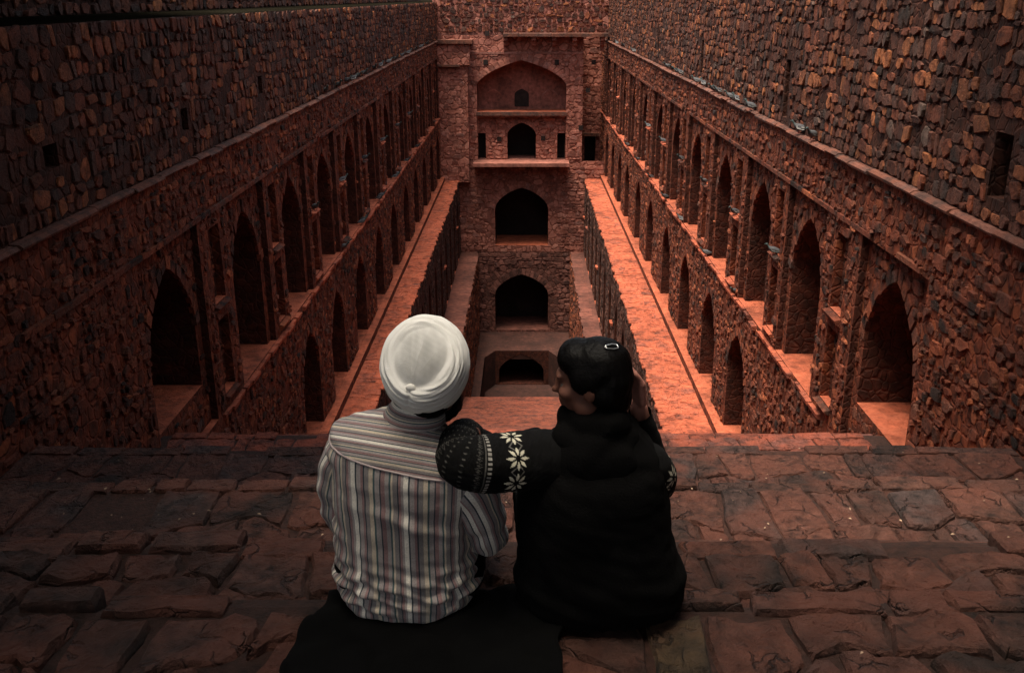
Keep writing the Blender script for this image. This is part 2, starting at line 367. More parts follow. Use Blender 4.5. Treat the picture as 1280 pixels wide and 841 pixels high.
def lay_stones(F, u0, u1, v0, v1, surf, size, joint=.03, depth=(.02, .05), skip=.0, seed=0, patch=None):
    """uneven courses of rough stones over a wall region. surf(u,h)-> w of the surface or None. returns placements (u,h,w,su,sv,d,rot,var)"""
    r = random.Random(seed); out = []
    nrow = max(1, round((v1 - v0) / size[1])); rows = [v0 + (v1 - v0) * j / nrow + (r.uniform(-.22, .22) * size[1] if 0 < j < nrow else 0) for j in range(nrow + 1)]
    ph = [[r.uniform(0, 6.28) for _ in range(3)] for _ in rows]
    def edge(j, u):
        if j == 0 or j == nrow: return rows[j]
        return rows[j] + size[1] * (.2 * math.sin(u * 1.1 + ph[j][0]) + .16 * math.sin(u * 2.9 + ph[j][1]) + .1 * math.sin(u * 7.3 + ph[j][2]))
    for j in range(nrow):
        u = u0 - r.uniform(0, size[0]); big = r.uniform(.8, 1.25)
        while u < u1:
            sw = r.choice((.55, .75, .9, 1.0, 1.15, 1.5)) * r.uniform(.85, 1.15) * size[0] * big
            uu = u + sw / 2
            va, vb = edge(j, uu), edge(j + 1, uu)
            u += sw
            if vb - va < .06: continue
            if r.random() < skip: continue
            if patch is not None and math.sin(uu * 1.7 + va * 2.1 + seed) * math.sin(uu * .61 - va * 3.3 + 2) + .5 * math.sin(uu * 4.1 + va * 5) > patch and r.random() < .8: continue
            parts = [(va, vb)]
            if vb - va > size[1] * 1.15 and sw < size[0] * .9 and r.random() < .5:
                m_ = va + (vb - va) * r.uniform(.35, .65); parts = [(va, m_), (m_, vb)]
            for (pa, pb) in parts:
                vv = (pa + pb) / 2; hh = (pb - pa)
                if uu - sw / 2 < u0 or uu + sw / 2 > u1: continue
                ws = [surf(uu + du * sw * .5, vv + dv * hh * .5) for du, dv in ((0, 0), (-1, -1), (1, -1), (-1, 1), (1, 1))]
                if any(x is None for x in ws) or max(ws) - min(ws) > .01: continue
                jt = joint * r.uniform(.5, 1.5)
                out.append((uu, vv, ws[0], max(.05, sw - jt), max(.05, hh - jt), r.uniform(*depth), r.uniform(-.1, .1), r.randrange(NVAR)))
    return out
def put_stones(F, pl, root, mat, max_single=300, name='stone', stuff_name='rubble_facing', min_px=5.0):
    """largest on screen become single parts, the rest one joined part"""
    def size_px(s):
        p = F.p(s[0], s[1], s[2]); x, y, D = to_px(*p)
        if x < -60 or x > 1340 or y < -60 or y > 900: return 0
        fore = 1.0
        if F.kind != 'F': fore = abs(p[0]) / max(.1, math.hypot(p[0], p[1]))
        return FPX * math.sqrt(s[3] * max(.12, fore) * s[4]) / D
    pl = sorted(pl, key=size_px, reverse=True)
    single = [s for s in pl[:max_single] if size_px(s) > min_px]
    rest = pl[len(single):]
    B = F.basis()
    for (u, h, w_, su, sv, d, rot, var) in single:
        o = bpy.data.objects.new(name, stone_mesh(var, mat)); COL.objects.link(o)
        o.matrix_basis = Matrix.Translation(Vector(F.p(u, h, w_))) @ (B @ Matrix.Rotation(rot, 3, 'Z') @ Matrix.Diagonal((su, sv, d))).to_4x4()
        o.parent = root; o.location = Vector(o.location) - root.location
    if rest:
        VV, FF, TT = [], [], []; b = 0
        Bn = np.array(B)
        for (u, h, w_, su, sv, d, rot, var) in rest:
            V, Fc = LO[var]; V = np.array(V) * (su, sv, d)
            c, s_ = math.cos(rot), math.sin(rot)
            V = np.stack([V[:, 0] * c - V[:, 1] * s_, V[:, 0] * s_ + V[:, 1] * c, V[:, 2]], 1)
            VV.append(V @ Bn.T + np.array(F.p(u, h, w_)))
            FF.extend(tuple(b + i for i in f) for f in Fc)
            TT.append(np.full(len(V), random.random())); b += len(V)
        me = mesh(stuff_name, np.concatenate(VV), FF, [mat], False, None, {'tint': np.concatenate(TT)})
        o = obj(stuff_name, me, root); o['kind'] = 'stuff'
    return len(single), len(rest)

# ------------------------------------------------------------------ levels (metres below the eye)
H_CORN = 2.55; H_SILL = 7.22; H_LEDGE = 11.25; H_LOW = 16.2; H_BOT = 21.9; H_PIT = 24.3
LEDGE0 = 23.6                                       # where the stairs reach the ledges

# ground around the well: one sheet with the well left open
g = MB(); GZ = EYE + .1
OX0, OX1, OY0, OY1 = -8.2, 7.4, -7.0, 70.5
for a in ((-400, OX0, -400, 600), (OX1, 400, -400, 600), (OX0, OX1, -400, OY0), (OX0, OX1, OY1, 600)):
    g.quad((a[0], a[2], 0), (a[1], a[2], 0), (a[1], a[3], 0), (a[0], a[3], 0))
grd = g.build('ground', [M['moss']]); grd.location.z = -.02; grd['kind'] = 'structure'

# ------------------------------------------------------------------ stairs
def slab_mesh(seed, sx, sy, t=.09):
    r = random.Random(seed); pts = []
    for i in range(4): pts.append((-sx / 2 + sx * i / 4, -sy / 2))
    for i in range(2): pts.append((sx / 2, -sy / 2 + sy * i / 2))
    for i in range(4): pts.append((sx / 2 - sx * i / 4, sy / 2))
    for i in range(2): pts.append((-sx / 2, sy / 2 - sy * i / 2))
    P = np.array(pts) + np.array([[r.gauss(0, 1), r.gauss(0, 1)] for _ in pts]) * min(sx, sy) * .035
    return flag(P, t, r, bev=.012)
stair = thing('stone_staircase', 'wide worn stone staircase descending between the two arcaded walls', 'staircase', (0, 2.74, 0))
def step(y0, y1, x0, x1, h, thick, mat, seed, jag=.02):
    """one step: a long rough block with a worn front edge"""
    r = random.Random(seed); n = max(6, int((x1 - x0) / .32)); V = []; Fc = []
    xs = [x0 + (x1 - x0) * i / n for i in range(n + 1)]
    z = EYE - h
    for i, x in enumerate(xs):
        dj, dz = r.uniform(-jag, jag), r.uniform(-.012, .004)
        V += [(x, y0, z - thick), (x, y0, z), (x, y1 - .06 + dj, z + r.uniform(-.006, .004)), (x, y1 + dj, z - .02 + dz), (x, y1 + dj - .01, z - thick)]
    for i in range(n):
        b = i * 5; c = b + 5
        Fc += [(b + 1, c + 1, c + 2, b + 2), (b + 2, c + 2, c + 3, b + 3), (b + 3, c + 3, c + 4, b + 4), (b + 4, c + 4, c, b), (b, c, c + 1, b + 1)]
    Fc += [(0, 1, 2, 3, 4), tuple(5 * n + k for k in (4, 3, 2, 1, 0))]
    return obj('step', mesh('step', V, Fc, [mat]), stair)
def flag(pts, t, r, bev=.012, rough=.005, at=(0, 0)):
    """a rough slab from an outline (local xy): ragged sides, worn rim, uneven top"""
    n = len(pts); P = np.array(pts); c = P.mean(0); d = P - c; ln = np.linalg.norm(d, axis=1, keepdims=True)
    V = [(x, y, -t) for x, y in P] + [(x, y, -bev * r.uniform(.6, 2.2)) for x, y in P]
    Fc = []; fr = (1 - np.minimum(.4, bev * .8 / ln), .78, .56, .3)
    for q in fr:
        R_ = c + d * q; W3 = np.concatenate([R_ + np.array(at), np.zeros((n, 1))], 1)
        z = vnoise(W3, 6, 61) * rough * 1.3 + vnoise(W3, 19, 62) * rough * .8
        V += [(x, y, zz + r.uniform(-rough, rough) * .35) for (x, y), zz in zip(R_, z)]
    V.append((c[0], c[1], float(vnoise([(c[0] + at[0], c[1] + at[1], 0)], 6, 61)[0]) * rough * 1.3))
    K = 1 + len(fr)
    for k in range(K):
        for i in range(n): Fc.append((k * n + i, k * n + (i + 1) % n, (k + 1) * n + (i + 1) % n, (k + 1) * n + i))
    for i in range(n): Fc.append((K * n + i, K * n + (i + 1) % n, (K + 1) * n))
    return V, Fc
def paving(y0, y1, x0, x1, h, sx, sy, mat, seed, gap=.02, name='paving_slab', tilt=.012, dz=.008, root=None, thick=.09, skip=.03, wav=.10, zfun=None):
    """crazy paving in wandering courses: neighbours share their joints"""
    r = random.Random(seed); k = 0
    rows = max(1, round((y1 - y0) / sy)); ry = (y1 - y0) / rows
    ph = [[r.uniform(0, 6.28) for _ in range(3)] for _ in range(rows + 1)]
    def ye(j, x):
        a = wav if 0 < j < rows else wav * .18
        return y0 + ry * j + ry * a * (math.sin(x * 2.3 / sx * .4 + ph[j][0]) + .7 * math.sin(x * 5.1 / sx * .4 + ph[j][1]) + .4 * math.sin(x * 11 / sx * .4 + ph[j][2]))
    for j in range(rows):
        cuts = []; x = x0
        while x < x1:
            cuts.append((x + r.uniform(-.12, .12) * sx, x + r.uniform(-.12, .12) * sx)); x += sx * r.choice((.6, .8, 1.0, 1.25, 1.6)) * r.uniform(.9, 1.1)
        for (a0, a1), (b0, b1) in zip(cuts[:-1], cuts[1:]):
            if r.random() < skip: continue
            pts = []
            nb = 4
            nb = 7 if sx < .4 else 5
            for i in range(nb): x_ = a0 + (b0 - a0) * i / nb; pts.append((x_, ye(j, x_)))
            for i in range(3): t = i / 3; pts.append((b0 + (b1 - b0) * t, ye(j, b0) + (ye(j + 1, b1) - ye(j, b0)) * t))
            for i in range(nb): x_ = b1 + (a1 - b1) * i / nb; pts.append((x_, ye(j + 1, x_)))
            for i in range(3): t = i / 3; pts.append((a1 + (a0 - a1) * t, ye(j + 1, a1) + (ye(j, a0) - ye(j + 1, a1)) * t))
            P = np.array(pts); c = P.mean(0); d = P - c
            g_ = gap * r.choice((.35, .6, 1.0, 1.7)) * .5
            if np.linalg.norm(d, axis=1).min() < g_ * 2: continue
            P = d * (1 - g_ / np.maximum(.03, np.linalg.norm(d, axis=1, keepdims=True)))
            P[[0, nb, nb + 3, 2 * nb + 3]] *= r.uniform(.9, .98)
            P += np.array([[r.gauss(0, 1), r.gauss(0, 1)] for _ in P]) * min(sx, ry) * .024
            V, Fc = flag(P, thick, r, bev=.012, rough=.009, at=c)
            mt = M['slab_moss'] if (h == 1.65 and abs(c[0] - .40) < .17 and c[1] < 2.3 and c[1] > 2.0) else mat
            o = obj(name, mesh(name, V, Fc, [mt]), None, (c[0], c[1], EYE - h + r.uniform(-dz, dz)))
            o.rotation_euler = (r.uniform(-tilt, tilt), r.uniform(-tilt, tilt), 0)
            attach(o, root or stair); k += 1
    return k
PX = (XL - .1, 5.6)
# top landing where the couple sits
step(-8, 2.425, PX[0], PX[1], 1.65 + .026, .6, M['earth'], 1, .03)
step(2.2, 2.925, PX[0], PX[1], 1.76 + .026, .5, M['earth'], 7, .03)
# flights: (edge y, edge h) -> landing edge
def flight(ya, ha, yb, hb, nr, run, x0, x1, mat, seed, land_mat=None):
    rise = (hb - ha) / nr; y = ya
    for i in range(1, nr):
        step(y - .15, y + run, x0, x1, ha + rise * i, .45, mat, seed * 100 + i)
        y += run
    step(y - .15, yb, x0, x1, hb + (.026 if land_mat else 0), .5, land_mat or mat, seed * 100 + 99)
    return y
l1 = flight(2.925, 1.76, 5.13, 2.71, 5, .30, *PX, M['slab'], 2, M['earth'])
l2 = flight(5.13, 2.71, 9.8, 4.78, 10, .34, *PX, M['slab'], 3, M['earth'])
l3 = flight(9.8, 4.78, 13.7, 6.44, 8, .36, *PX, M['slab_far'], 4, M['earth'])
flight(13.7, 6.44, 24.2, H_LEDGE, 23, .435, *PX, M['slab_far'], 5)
flight(24.2, H_LEDGE, 35.4, H_LOW, 24, .455, TLX - .1, TRX + .1, M['slab_low'], 6)
flight(35.4, H_LOW, 46.0, 19.55, 17, .61, -3.4, 3.0, M['slab_low'], 7)
flight(46.0, 19.55, 52.0, H_PIT, 23, .24, -3.4, 3.0, M['slab_low'], 8)

def nosing(y, x0, x1, h, mat, seed, ln=.42, dp=.13):
    """row of long edge stones along a step edge"""
    r = random.Random(seed); x = x0
    while x < x1:
        w_ = ln * r.uniform(.5, 1.5)
        if r.random() < .9:
            V, Fc = slab_mesh(r.random(), w_ - r.uniform(.01, .04), dp * r.uniform(.75, 1.15), .09)
            o = obj('nosing_stone', mesh('nosing_stone', V, Fc, [mat]), None, (x + w_ / 2, y - dp / 2 + r.uniform(-.025, .03), EYE - h + r.uniform(-.012, .012)))
            o.rotation_euler = (r.uniform(-.04, .04), r.uniform(-.015, .015), r.uniform(-.04, .04)); attach(o, stair)
        x += w_
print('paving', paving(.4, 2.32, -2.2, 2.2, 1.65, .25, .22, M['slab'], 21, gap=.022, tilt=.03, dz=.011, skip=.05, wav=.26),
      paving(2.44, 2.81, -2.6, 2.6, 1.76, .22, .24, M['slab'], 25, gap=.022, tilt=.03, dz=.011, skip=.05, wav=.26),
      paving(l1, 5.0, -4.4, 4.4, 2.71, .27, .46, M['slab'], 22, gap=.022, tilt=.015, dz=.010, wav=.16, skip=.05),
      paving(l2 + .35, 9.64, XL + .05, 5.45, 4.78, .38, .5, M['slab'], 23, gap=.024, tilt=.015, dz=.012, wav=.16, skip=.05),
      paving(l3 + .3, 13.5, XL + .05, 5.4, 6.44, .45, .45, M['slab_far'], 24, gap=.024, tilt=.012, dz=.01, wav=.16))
nosing(2.43, -2.2, 2.2, 1.65, M['slab'], 31, .3, .11); nosing(2.93, -2.6, 2.6, 1.76, M['slab'], 32, .3, .12); nosing(5.13, -4.4, 4.4, 2.71, M['slab'], 33, .36, .14)
nosing(9.8, XL + .05, 5.45, 4.78, M['slab'], 34, .5, .18); nosing(13.7, XL + .05, 5.4, 6.44, M['slab_far'], 35, .55, .22)

# ------------------------------------------------------------------ upper retaining walls (rubble above the cornice)
def retaining(side):
    F = Frame(side, -.04)
    if side == 'L':
        root = thing('retaining_wall', 'dark rubble retaining wall with mossy top and small square holes', 'wall', (XL, 30, EYE - H_CORN))
        top = .30
        ops = [(px_wall(70, 207, XL)[0], 1.78, .35, .28), (px_wall(233, 142, XL)[0], 1.9, .3, .36), (px_wall(327, 100, XL)[0], 1.75, .3, .36)]
    else:
        root = thing('retaining_wall', 'rubble retaining wall of pale and rusty stones pierced by tall narrow slits', 'wall', (5.4, 30, EYE - H_CORN))
        top = -2.2
        ops = []
    mb = MB()
    oo = []
    if side == 'L':
        for (u, h, wd, ht) in ops: oo.append(dict(a=u - wd / 2, b=u + wd / 2, spring=h - ht / 2, base=h + ht / 2, depth=.5))
    else:
        for (x, ya, yb, wd) in ((1246, 165, 252, .42), (981, 74, 148, .34), (876, 50, 92, .34), (822, 30, 62, .34)):
            X0 = 5.5
            u = px_wall(x, (ya + yb) / 2, XR(px_wall(x, (ya + yb) / 2, 5.4)[0]))[0]
            ha, hb = px_wall(x, ya, XR(u))[1], px_wall(x, yb, XR(u))[1]
            oo.append(dict(a=u - wd / 2, b=u + wd / 2, spring=ha, base=min(hb, H_CORN - .06), depth=.7))
        for o_ in oo[:1]: o_['base'] = min(o_['base'], 2.3)
    wall_band(mb, F, -8, 66.9, top, H_CORN, [dict(o_, side=0, back=1) for o_ in oo])
    mb.build('mortar_core', [M['mortar_dark'], M['dark']], root)
    def surf(u, h):
        for o_ in oo:
            if o_['a'] - .03 < u < o_['b'] + .03 and o_['spring'] - .03 < h < o_['base'] + .03: return None
        return 0.0
    pl = lay_stones(F, 3.0, 64.0 if side == 'L' else 66.5, top if side == 'L' else -.4, H_CORN - .02, surf, (.22, .2), joint=.010, depth=(.006, .045), skip=.04, patch=.8, seed=5 if side == 'L' else 6)
    print(side, 'retaining', put_stones(F, pl, root, M['rubble']))
    if side == 'L':
        c = MB()        # mossy top of the wall and the wall set back behind it
        c.quad((XL - .04, -8, EYE - top), (XL - .04, 70, EYE - top), (XL - 1.7, 70, EYE - top + .03), (XL - 1.7, -8, EYE - top + .03))
        c.build('mossy_top', [M['moss']], root)
        t2 = thing('parapet_wall', 'rubble parapet wall set back behind the mossy wall top', 'wall', (XL - 1.7, 30, EYE - top))
        c = MB(); c.box(XL - 2.2, XL - 1.7, -8, 70, EYE - .5, EYE + 1.3); c.build('mortar_core', [M['mortar_dark']], t2)
        F2 = Frame('L', -1.7)
        pl = lay_stones(F2, 3, 62, -.5, top - .02, lambda u, h: 0.0, (.3, .24), depth=(.025, .06), seed=8)
        print('parapet', put_stones(F2, pl, t2, M['rubble']))
    return root
retaining('L'); retaining('R')

# ------------------------------------------------------------------ arcaded walls
def arcade(side):
    F = Frame(side)
    near_lab = 'left' if side == 'L' else 'right'
    if side == 'L':
        root = thing('arcade_wall', 'two-tier arcaded stone wall ending at the tall buttress', 'wall', (XL, 30, EYE - H_LEDGE))
        cen = [14.62, 18.9, 22.85, 26.75, 30.85, 35.05, 39.5, 44.0, 48.1, 52.2, 56.5, 60.6]; UEND = 62.6
        lcen = [23.2, 26.9, 30.95, 35.2, 39.6, 43.9, 48.0, 52.2, 56.4, 60.5]
    else:
        root = thing('arcade_wall', 'two-tier arcaded stone wall ending at the dark barred doorway', 'wall', (5.4, 30, EYE - H_LEDGE))
        cen = [13.85, 18.3, 22.1, 26.3, 30.7, 34.9, 39.3, 44.0, 48.5, 52.8, 57.4, 61.3]; UEND = 66.9
        lcen = [22.95, 26.75, 31.0, 35.3, 40.2, 44.6, 49.4, 53.3, 57.4, 61.5]
    mb = MB()
    # materials: 0 red mortar, 1 niche masonry, 2 dark, 3 dusty floor
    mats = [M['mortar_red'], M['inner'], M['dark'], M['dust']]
    wall_band(mb, F, -8, UEND, H_CORN, 3.62)
    def q(pts, m=0):
        vs = [F.p(*p) for p in pts]
        if F.flip(): vs = vs[::-1]
        mb.add(vs, [tuple(range(len(vs)))], m)
    REC = -.13; V0, V1 = 3.62, H_SILL
    ups = []; panels = []; niches = []
    for i, c in enumerate(cen):
        hw = 1.02 if i else 1.05
        base = H_SILL if i else 6.44
        blind = (side == 'R' and i == 2)
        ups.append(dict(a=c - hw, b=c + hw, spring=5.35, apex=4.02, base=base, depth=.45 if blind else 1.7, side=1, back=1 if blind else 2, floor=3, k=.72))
        panels.append((c - hw - .27, c + hw + .27))
    # solid stretches and recessed panels with arches
    cur = -8.0
    for i, (pa, pb) in enumerate(panels):
        # pier between cur and pa, with two stacked shallow niches when it is a true pier
        if i > 0 and pa - cur > .9:
            m_ = (cur + pa) / 2; nw = min(.30, (pa - cur) * .22)
            for (va, vb) in ((3.85, 5.22), (5.55, 6.95)): niches.append((m_ - nw, m_ + nw, va, vb))
            wall_band(mb, F, cur, pa, V0, 5.4, [dict(a=m_ - nw, b=m_ + nw, spring=3.85, base=5.22, depth=.16, side=0, back=1, floor=3)])
            wall_band(mb, F, cur, pa, 5.4, V1, [dict(a=m_ - nw, b=m_ + nw, spring=5.55, base=6.95, depth=.16, side=0, back=1, floor=3)])
        else:
            wall_band(mb, F, cur, pa, V0, V1)
        wall_band(mb, F, pa, pb, V0, V1, [ups[i]], w=REC)
        for u_ in (pa, pb): q([(u_, V1, 0), (u_, V0, 0), (u_, V0, REC), (u_, V1, REC)] if u_ == pb else [(u_, V0, 0), (u_, V1, 0), (u_, V1, REC), (u_, V0, REC)], 1)
        q([(pa, V0, 0), (pb, V0, 0), (pb, V0, REC), (pa, V0, REC)], 0)
        q([(pa, V1, 0), (pb, V1, 0), (pb, V1, REC), (pa, V1, REC)], 3)
        cur = pb
    wall_band(mb, F, cur, UEND, V0, V1)
    # lower tier
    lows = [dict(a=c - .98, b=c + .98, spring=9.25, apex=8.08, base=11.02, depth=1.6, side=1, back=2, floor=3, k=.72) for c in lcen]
    wall_band(mb, F, 16.0, UEND, H_SILL, 11.02, lows)
    wall_band(mb, F, -8.0, 16.0, H_SILL, 7.6)
    # dusty plinth in front of the lower arches
    q([(16, 11.02, .004), (UEND, 11.02, .004), (UEND, 11.02, .26), (16, 11.02, .26)][::-1], 3)
    q([(16, 11.02, .26), (UEND, 11.02, .26), (UEND, 11.4, .26), (16, 11.4, .26)][::-1], 0)
    mb.build('masonry', mats, root)
    # keep the floor strips clear where both meet
    def surf(u, h):
        if h < 3.62: return 0.0
        if h < H_SILL:
            for i, (pa, pb) in enumerate(panels):
                if pa <= u <= pb:
                    o_ = ups[i]
                    if h > o_['base']: return REC
                    if o_['a'] <= u <= o_['b']:
                        if h > o_['spring']: return None
                        t = 1 - abs(u - (o_['a'] + o_['b']) / 2) / ((o_['b'] - o_['a']) / 2)
                        top = o_['spring'] - (o_['spring'] - o_['apex']) * (.72 * math.sqrt(max(0, 1 - (1 - t) ** 2)) + .28 * t)
                        return None if h > top - .04 else REC
                    return REC
            for (a, b, va, vb) in niches:
                if a <= u <= b and va <= h <= vb: return -.16
            return 0.0
        for o_ in lows:
            if o_['a'] - .02 <= u <= o_['b'] + .02 and h > o_['apex'] - .05:
                if h > o_['spring']: return None
                t = max(0, 1 - abs(u - (o_['a'] + o_['b']) / 2) / ((o_['b'] - o_['a']) / 2))
                top = o_['spring'] - (o_['spring'] - o_['apex']) * (.72 * math.sqrt(max(0, 1 - (1 - t) ** 2)) + .28 * t)
                return None if h > top - .04 else 0.0
        return 0.0
    pl = lay_stones(F, 4.0, UEND, H_CORN + .18, H_SILL - .05, surf, (.2, .16), joint=.035, depth=(.006, .05), skip=.14, patch=.75, seed=31 if side == 'L' else 32)
    pl += lay_stones(F, 16.0, UEND, H_SILL + .1, 11.0, surf, (.2, .16), joint=.035, depth=(.006, .05), skip=.14, patch=.75, seed=33 if side == 'L' else 34)
    pl = [s for s in pl if not (s[0] < 13.6 and s[1] > stair_h(s[0]) + .25)]
    print(side, 'arcade', put_stones(F, pl, root, M['arcade_stone']))
    r = random.Random(77 if side == 'L' else 78)
    # arch rings: voussoirs on the nearest arches
    for o_, sp in [(o_, -.13) for o_ in ups[:5]] + [(o_, 0.0) for o_ in lows[:4]]:
        crv = arch_pts(o_['a'], o_['b'], o_['spring'], o_['apex'], n=8, k=.72)
        cu = (o_['a'] + o_['b']) / 2; cv = o_['spring'] + .3
        for (ua, va), (ub, vb) in zip(crv[:-1], crv[1:]):
            if math.hypot(ub - ua, vb - va) < .06: continue
            def outp(u_, v_, k_):
                d = Vector((u_ - cu, v_ - cv)); d.normalize(); return (u_ + d.x * k_, v_ + d.y * k_)
            k_ = r.uniform(.18, .25)
            a2, b2 = outp(ua, va, k_), outp(ub, vb, k_)
            def lp(p_, q_, t): return (p_[0] + (q_[0] - p_[0]) * t, p_[1] + (q_[1] - p_[1]) * t)
            g_ = .1
            A, B_, C_, D_ = lp((ua, va), (ub, vb), g_), lp((ua, va), (ub, vb), 1 - g_), lp(a2, b2, 1 - g_), lp(a2, b2, g_)
            wv = sp + r.uniform(.015, .045)
            vs = [F.p(p_[0], p_[1], sp - .05) for p_ in (A, B_, C_, D_)] + [F.p(p_[0], p_[1], wv) for p_ in (A, B_, C_, D_)]
            obj('voussoir', mesh('voussoir', vs, [(0, 1, 5, 4), (1, 2, 6, 5), (2, 3, 7, 6), (3, 0, 4, 7), (4, 5, 6, 7)], [M['arcade_stone']]), root)
    # sill blocks of the stacked pier niches
    for (a, b, va, vb) in niches:
        e1, e2, pr_, dd = r.uniform(.02, .08), r.uniform(.02, .08), r.uniform(.08, .14), r.uniform(.12, .2)
        V = [F.p(u_, h_, w_) for u_ in (a - e1, b + e2) for (h_, w_) in ((vb + .012, -.05), (vb + .05 + r.uniform(0, .02), pr_), (vb + dd * .6, pr_ * .8), (vb + dd, .0))]
        o = obj('niche_sill', mesh('niche_sill', V, [(0, 1, 5, 4), (1, 2, 6, 5), (2, 3, 7, 6), (0, 3, 2, 1), (4, 5, 6, 7)], [M['ledge_slab'] if r.random() < .4 else M['arcade_stone']]), root)
    # cornice of separate slabs
    u = 3.0
    while u < UEND - .2:
        ln = r.uniform(.55, 1.25); e = min(u + ln - .012, UEND)
        wo = .10 + r.uniform(-.025, .025); t0 = H_CORN - .02 + r.uniform(-.014, .014); th = .105 + r.uniform(-.02, .02)
        V = [F.p(u_, h_, w_) for u_ in (u, e) for (h_, w_) in ((t0, -.2), (t0 + .015, wo * .6), (t0 + .05, wo), (t0 + th * .75, wo - .01), (t0 + th, wo * .4), (t0 + th, -.1))]
        obj('cornice_slab', mesh('cornice_slab', V, [(0, 1, 7, 6), (1, 2, 8, 7), (2, 3, 9, 8), (3, 4, 10, 9), (4, 5, 11, 10), (0, 5, 4, 3, 2, 1), (6, 7, 8, 9, 10, 11)], [M['cornice']]), root)
        u += ln
    # thin string course above the arch panels and broken sill course under them
    u = 10.0
    while u < UEND - .2:
        ln = r.uniform(.5, 1.1)
        if r.random() < .9:
            V = [F.p(u_, h_, w_) for u_ in (u, u + ln - .02) for (h_, w_) in ((3.5, -.05), (3.51, .05), (3.59, .045), (3.6, -.05))]
            obj('string_course', mesh('string_course', V, [(0, 1, 5, 4), (1, 2, 6, 5), (2, 3, 7, 6), (0, 3, 2, 1), (4, 5, 6, 7)], [M['arcade_stone']]), root)
        u += ln
    u = 16.2
    while u < UEND - .2:
        ln = r.uniform(.3, .62)
        if r.random() < .93:
            wo = .07 + r.uniform(-.02, .06); t0 = H_SILL + .004 + r.uniform(0, .03)
            V = [F.p(u_, h_, w_) for u_ in (u, u + ln - .025) for (h_, w_) in ((t0, -.12), (t0 + .01, wo), (t0 + .1, wo - .02), (t0 + .14, -.08))]
            obj('sill_stone', mesh('sill_stone', V, [(0, 1, 5, 4), (1, 2, 6, 5), (2, 3, 7, 6), (0, 3, 2, 1), (4, 5, 6, 7)], [M['ledge_slab']]), root)
        u += ln
    return cen, lcen
def stair_h(y):
    if y < 2.74: return 1.65
    if y < 9.8: return 1.65 + (y - 2.74) * .443
    return 4.78 + (y - 9.8) * .43
CEN_L, LC_L = arcade('L'); CEN_R, LC_R = arcade('R')

# ------------------------------------------------------------------ ledges
def ledge(side):
    if side == 'L':
        x0, x1, ye = XL + .26, TLX, 63.2
        root = thing('stone_ledge', 'flagstone walkway ledge running to the tall buttress', 'ledge', (TLX, 40, EYE - H_LEDGE))
    else:
        x0, x1, ye = TRX, 5.25, 66.9
        root = thing('stone_ledge', 'flagstone walkway ledge running to the barred doorway', 'ledge', (TRX, 40, EYE - H_LEDGE))
    mb = MB(); mb.box(x0 - (.3 if side == 'L' else -.02), x1 + (.3 if side == 'R' else -.02), 23.5, ye, EYE - H_LEDGE - .6, EYE - H_LEDGE - .02)
    mb.build('ledge_bed', [M['dust']], root)
    r = random.Random(5 if side == 'L' else 6)
    xa, xb = (x0 + .01, x1 - .12) if side == 'L' else (x0 + .12, x1)
    k = paving(23.9, 42, xa, xb, H_LEDGE, .42, .40, M['ledge_slab'], 91 if side == 'L' else 92, gap=.022, name='flagstone', tilt=.01, dz=.008, root=root, wav=.24, skip=.05, thick=.06)
    k += paving(42, ye - .1, xa, xb, H_LEDGE, .5, .55, M['ledge_slab'], 93 if side == 'L' else 94, gap=.026, name='flagstone', tilt=.01, dz=.008, root=root, wav=.24, skip=.05, thick=.06)
    y = 24.0                                # ragged row of flags overhanging the trench
    while y < ye - .3:
        ly = r.uniform(.16, .5); dp = r.uniform(.2, .42); over = r.uniform(.0, .10)
        V, Fc = slab_mesh(r.random(), dp, ly * r.uniform(.8, 1.0), .055)
        xc = (x1 + over - dp / 2) if side == 'L' else (x0 - over + dp / 2)
        o = obj('edge_stone', mesh('edge_stone', V, Fc, [M['ledge_slab']]), None, (xc, y + ly / 2, EYE - H_LEDGE + r.uniform(-.004, .018)))
        o.rotation_euler = (r.uniform(-.02, .02), r.uniform(-.03, .03), r.uniform(-.12, .12)); attach(o, root); y += ly
    print('ledge', side, k)
ledge('L'); ledge('R')

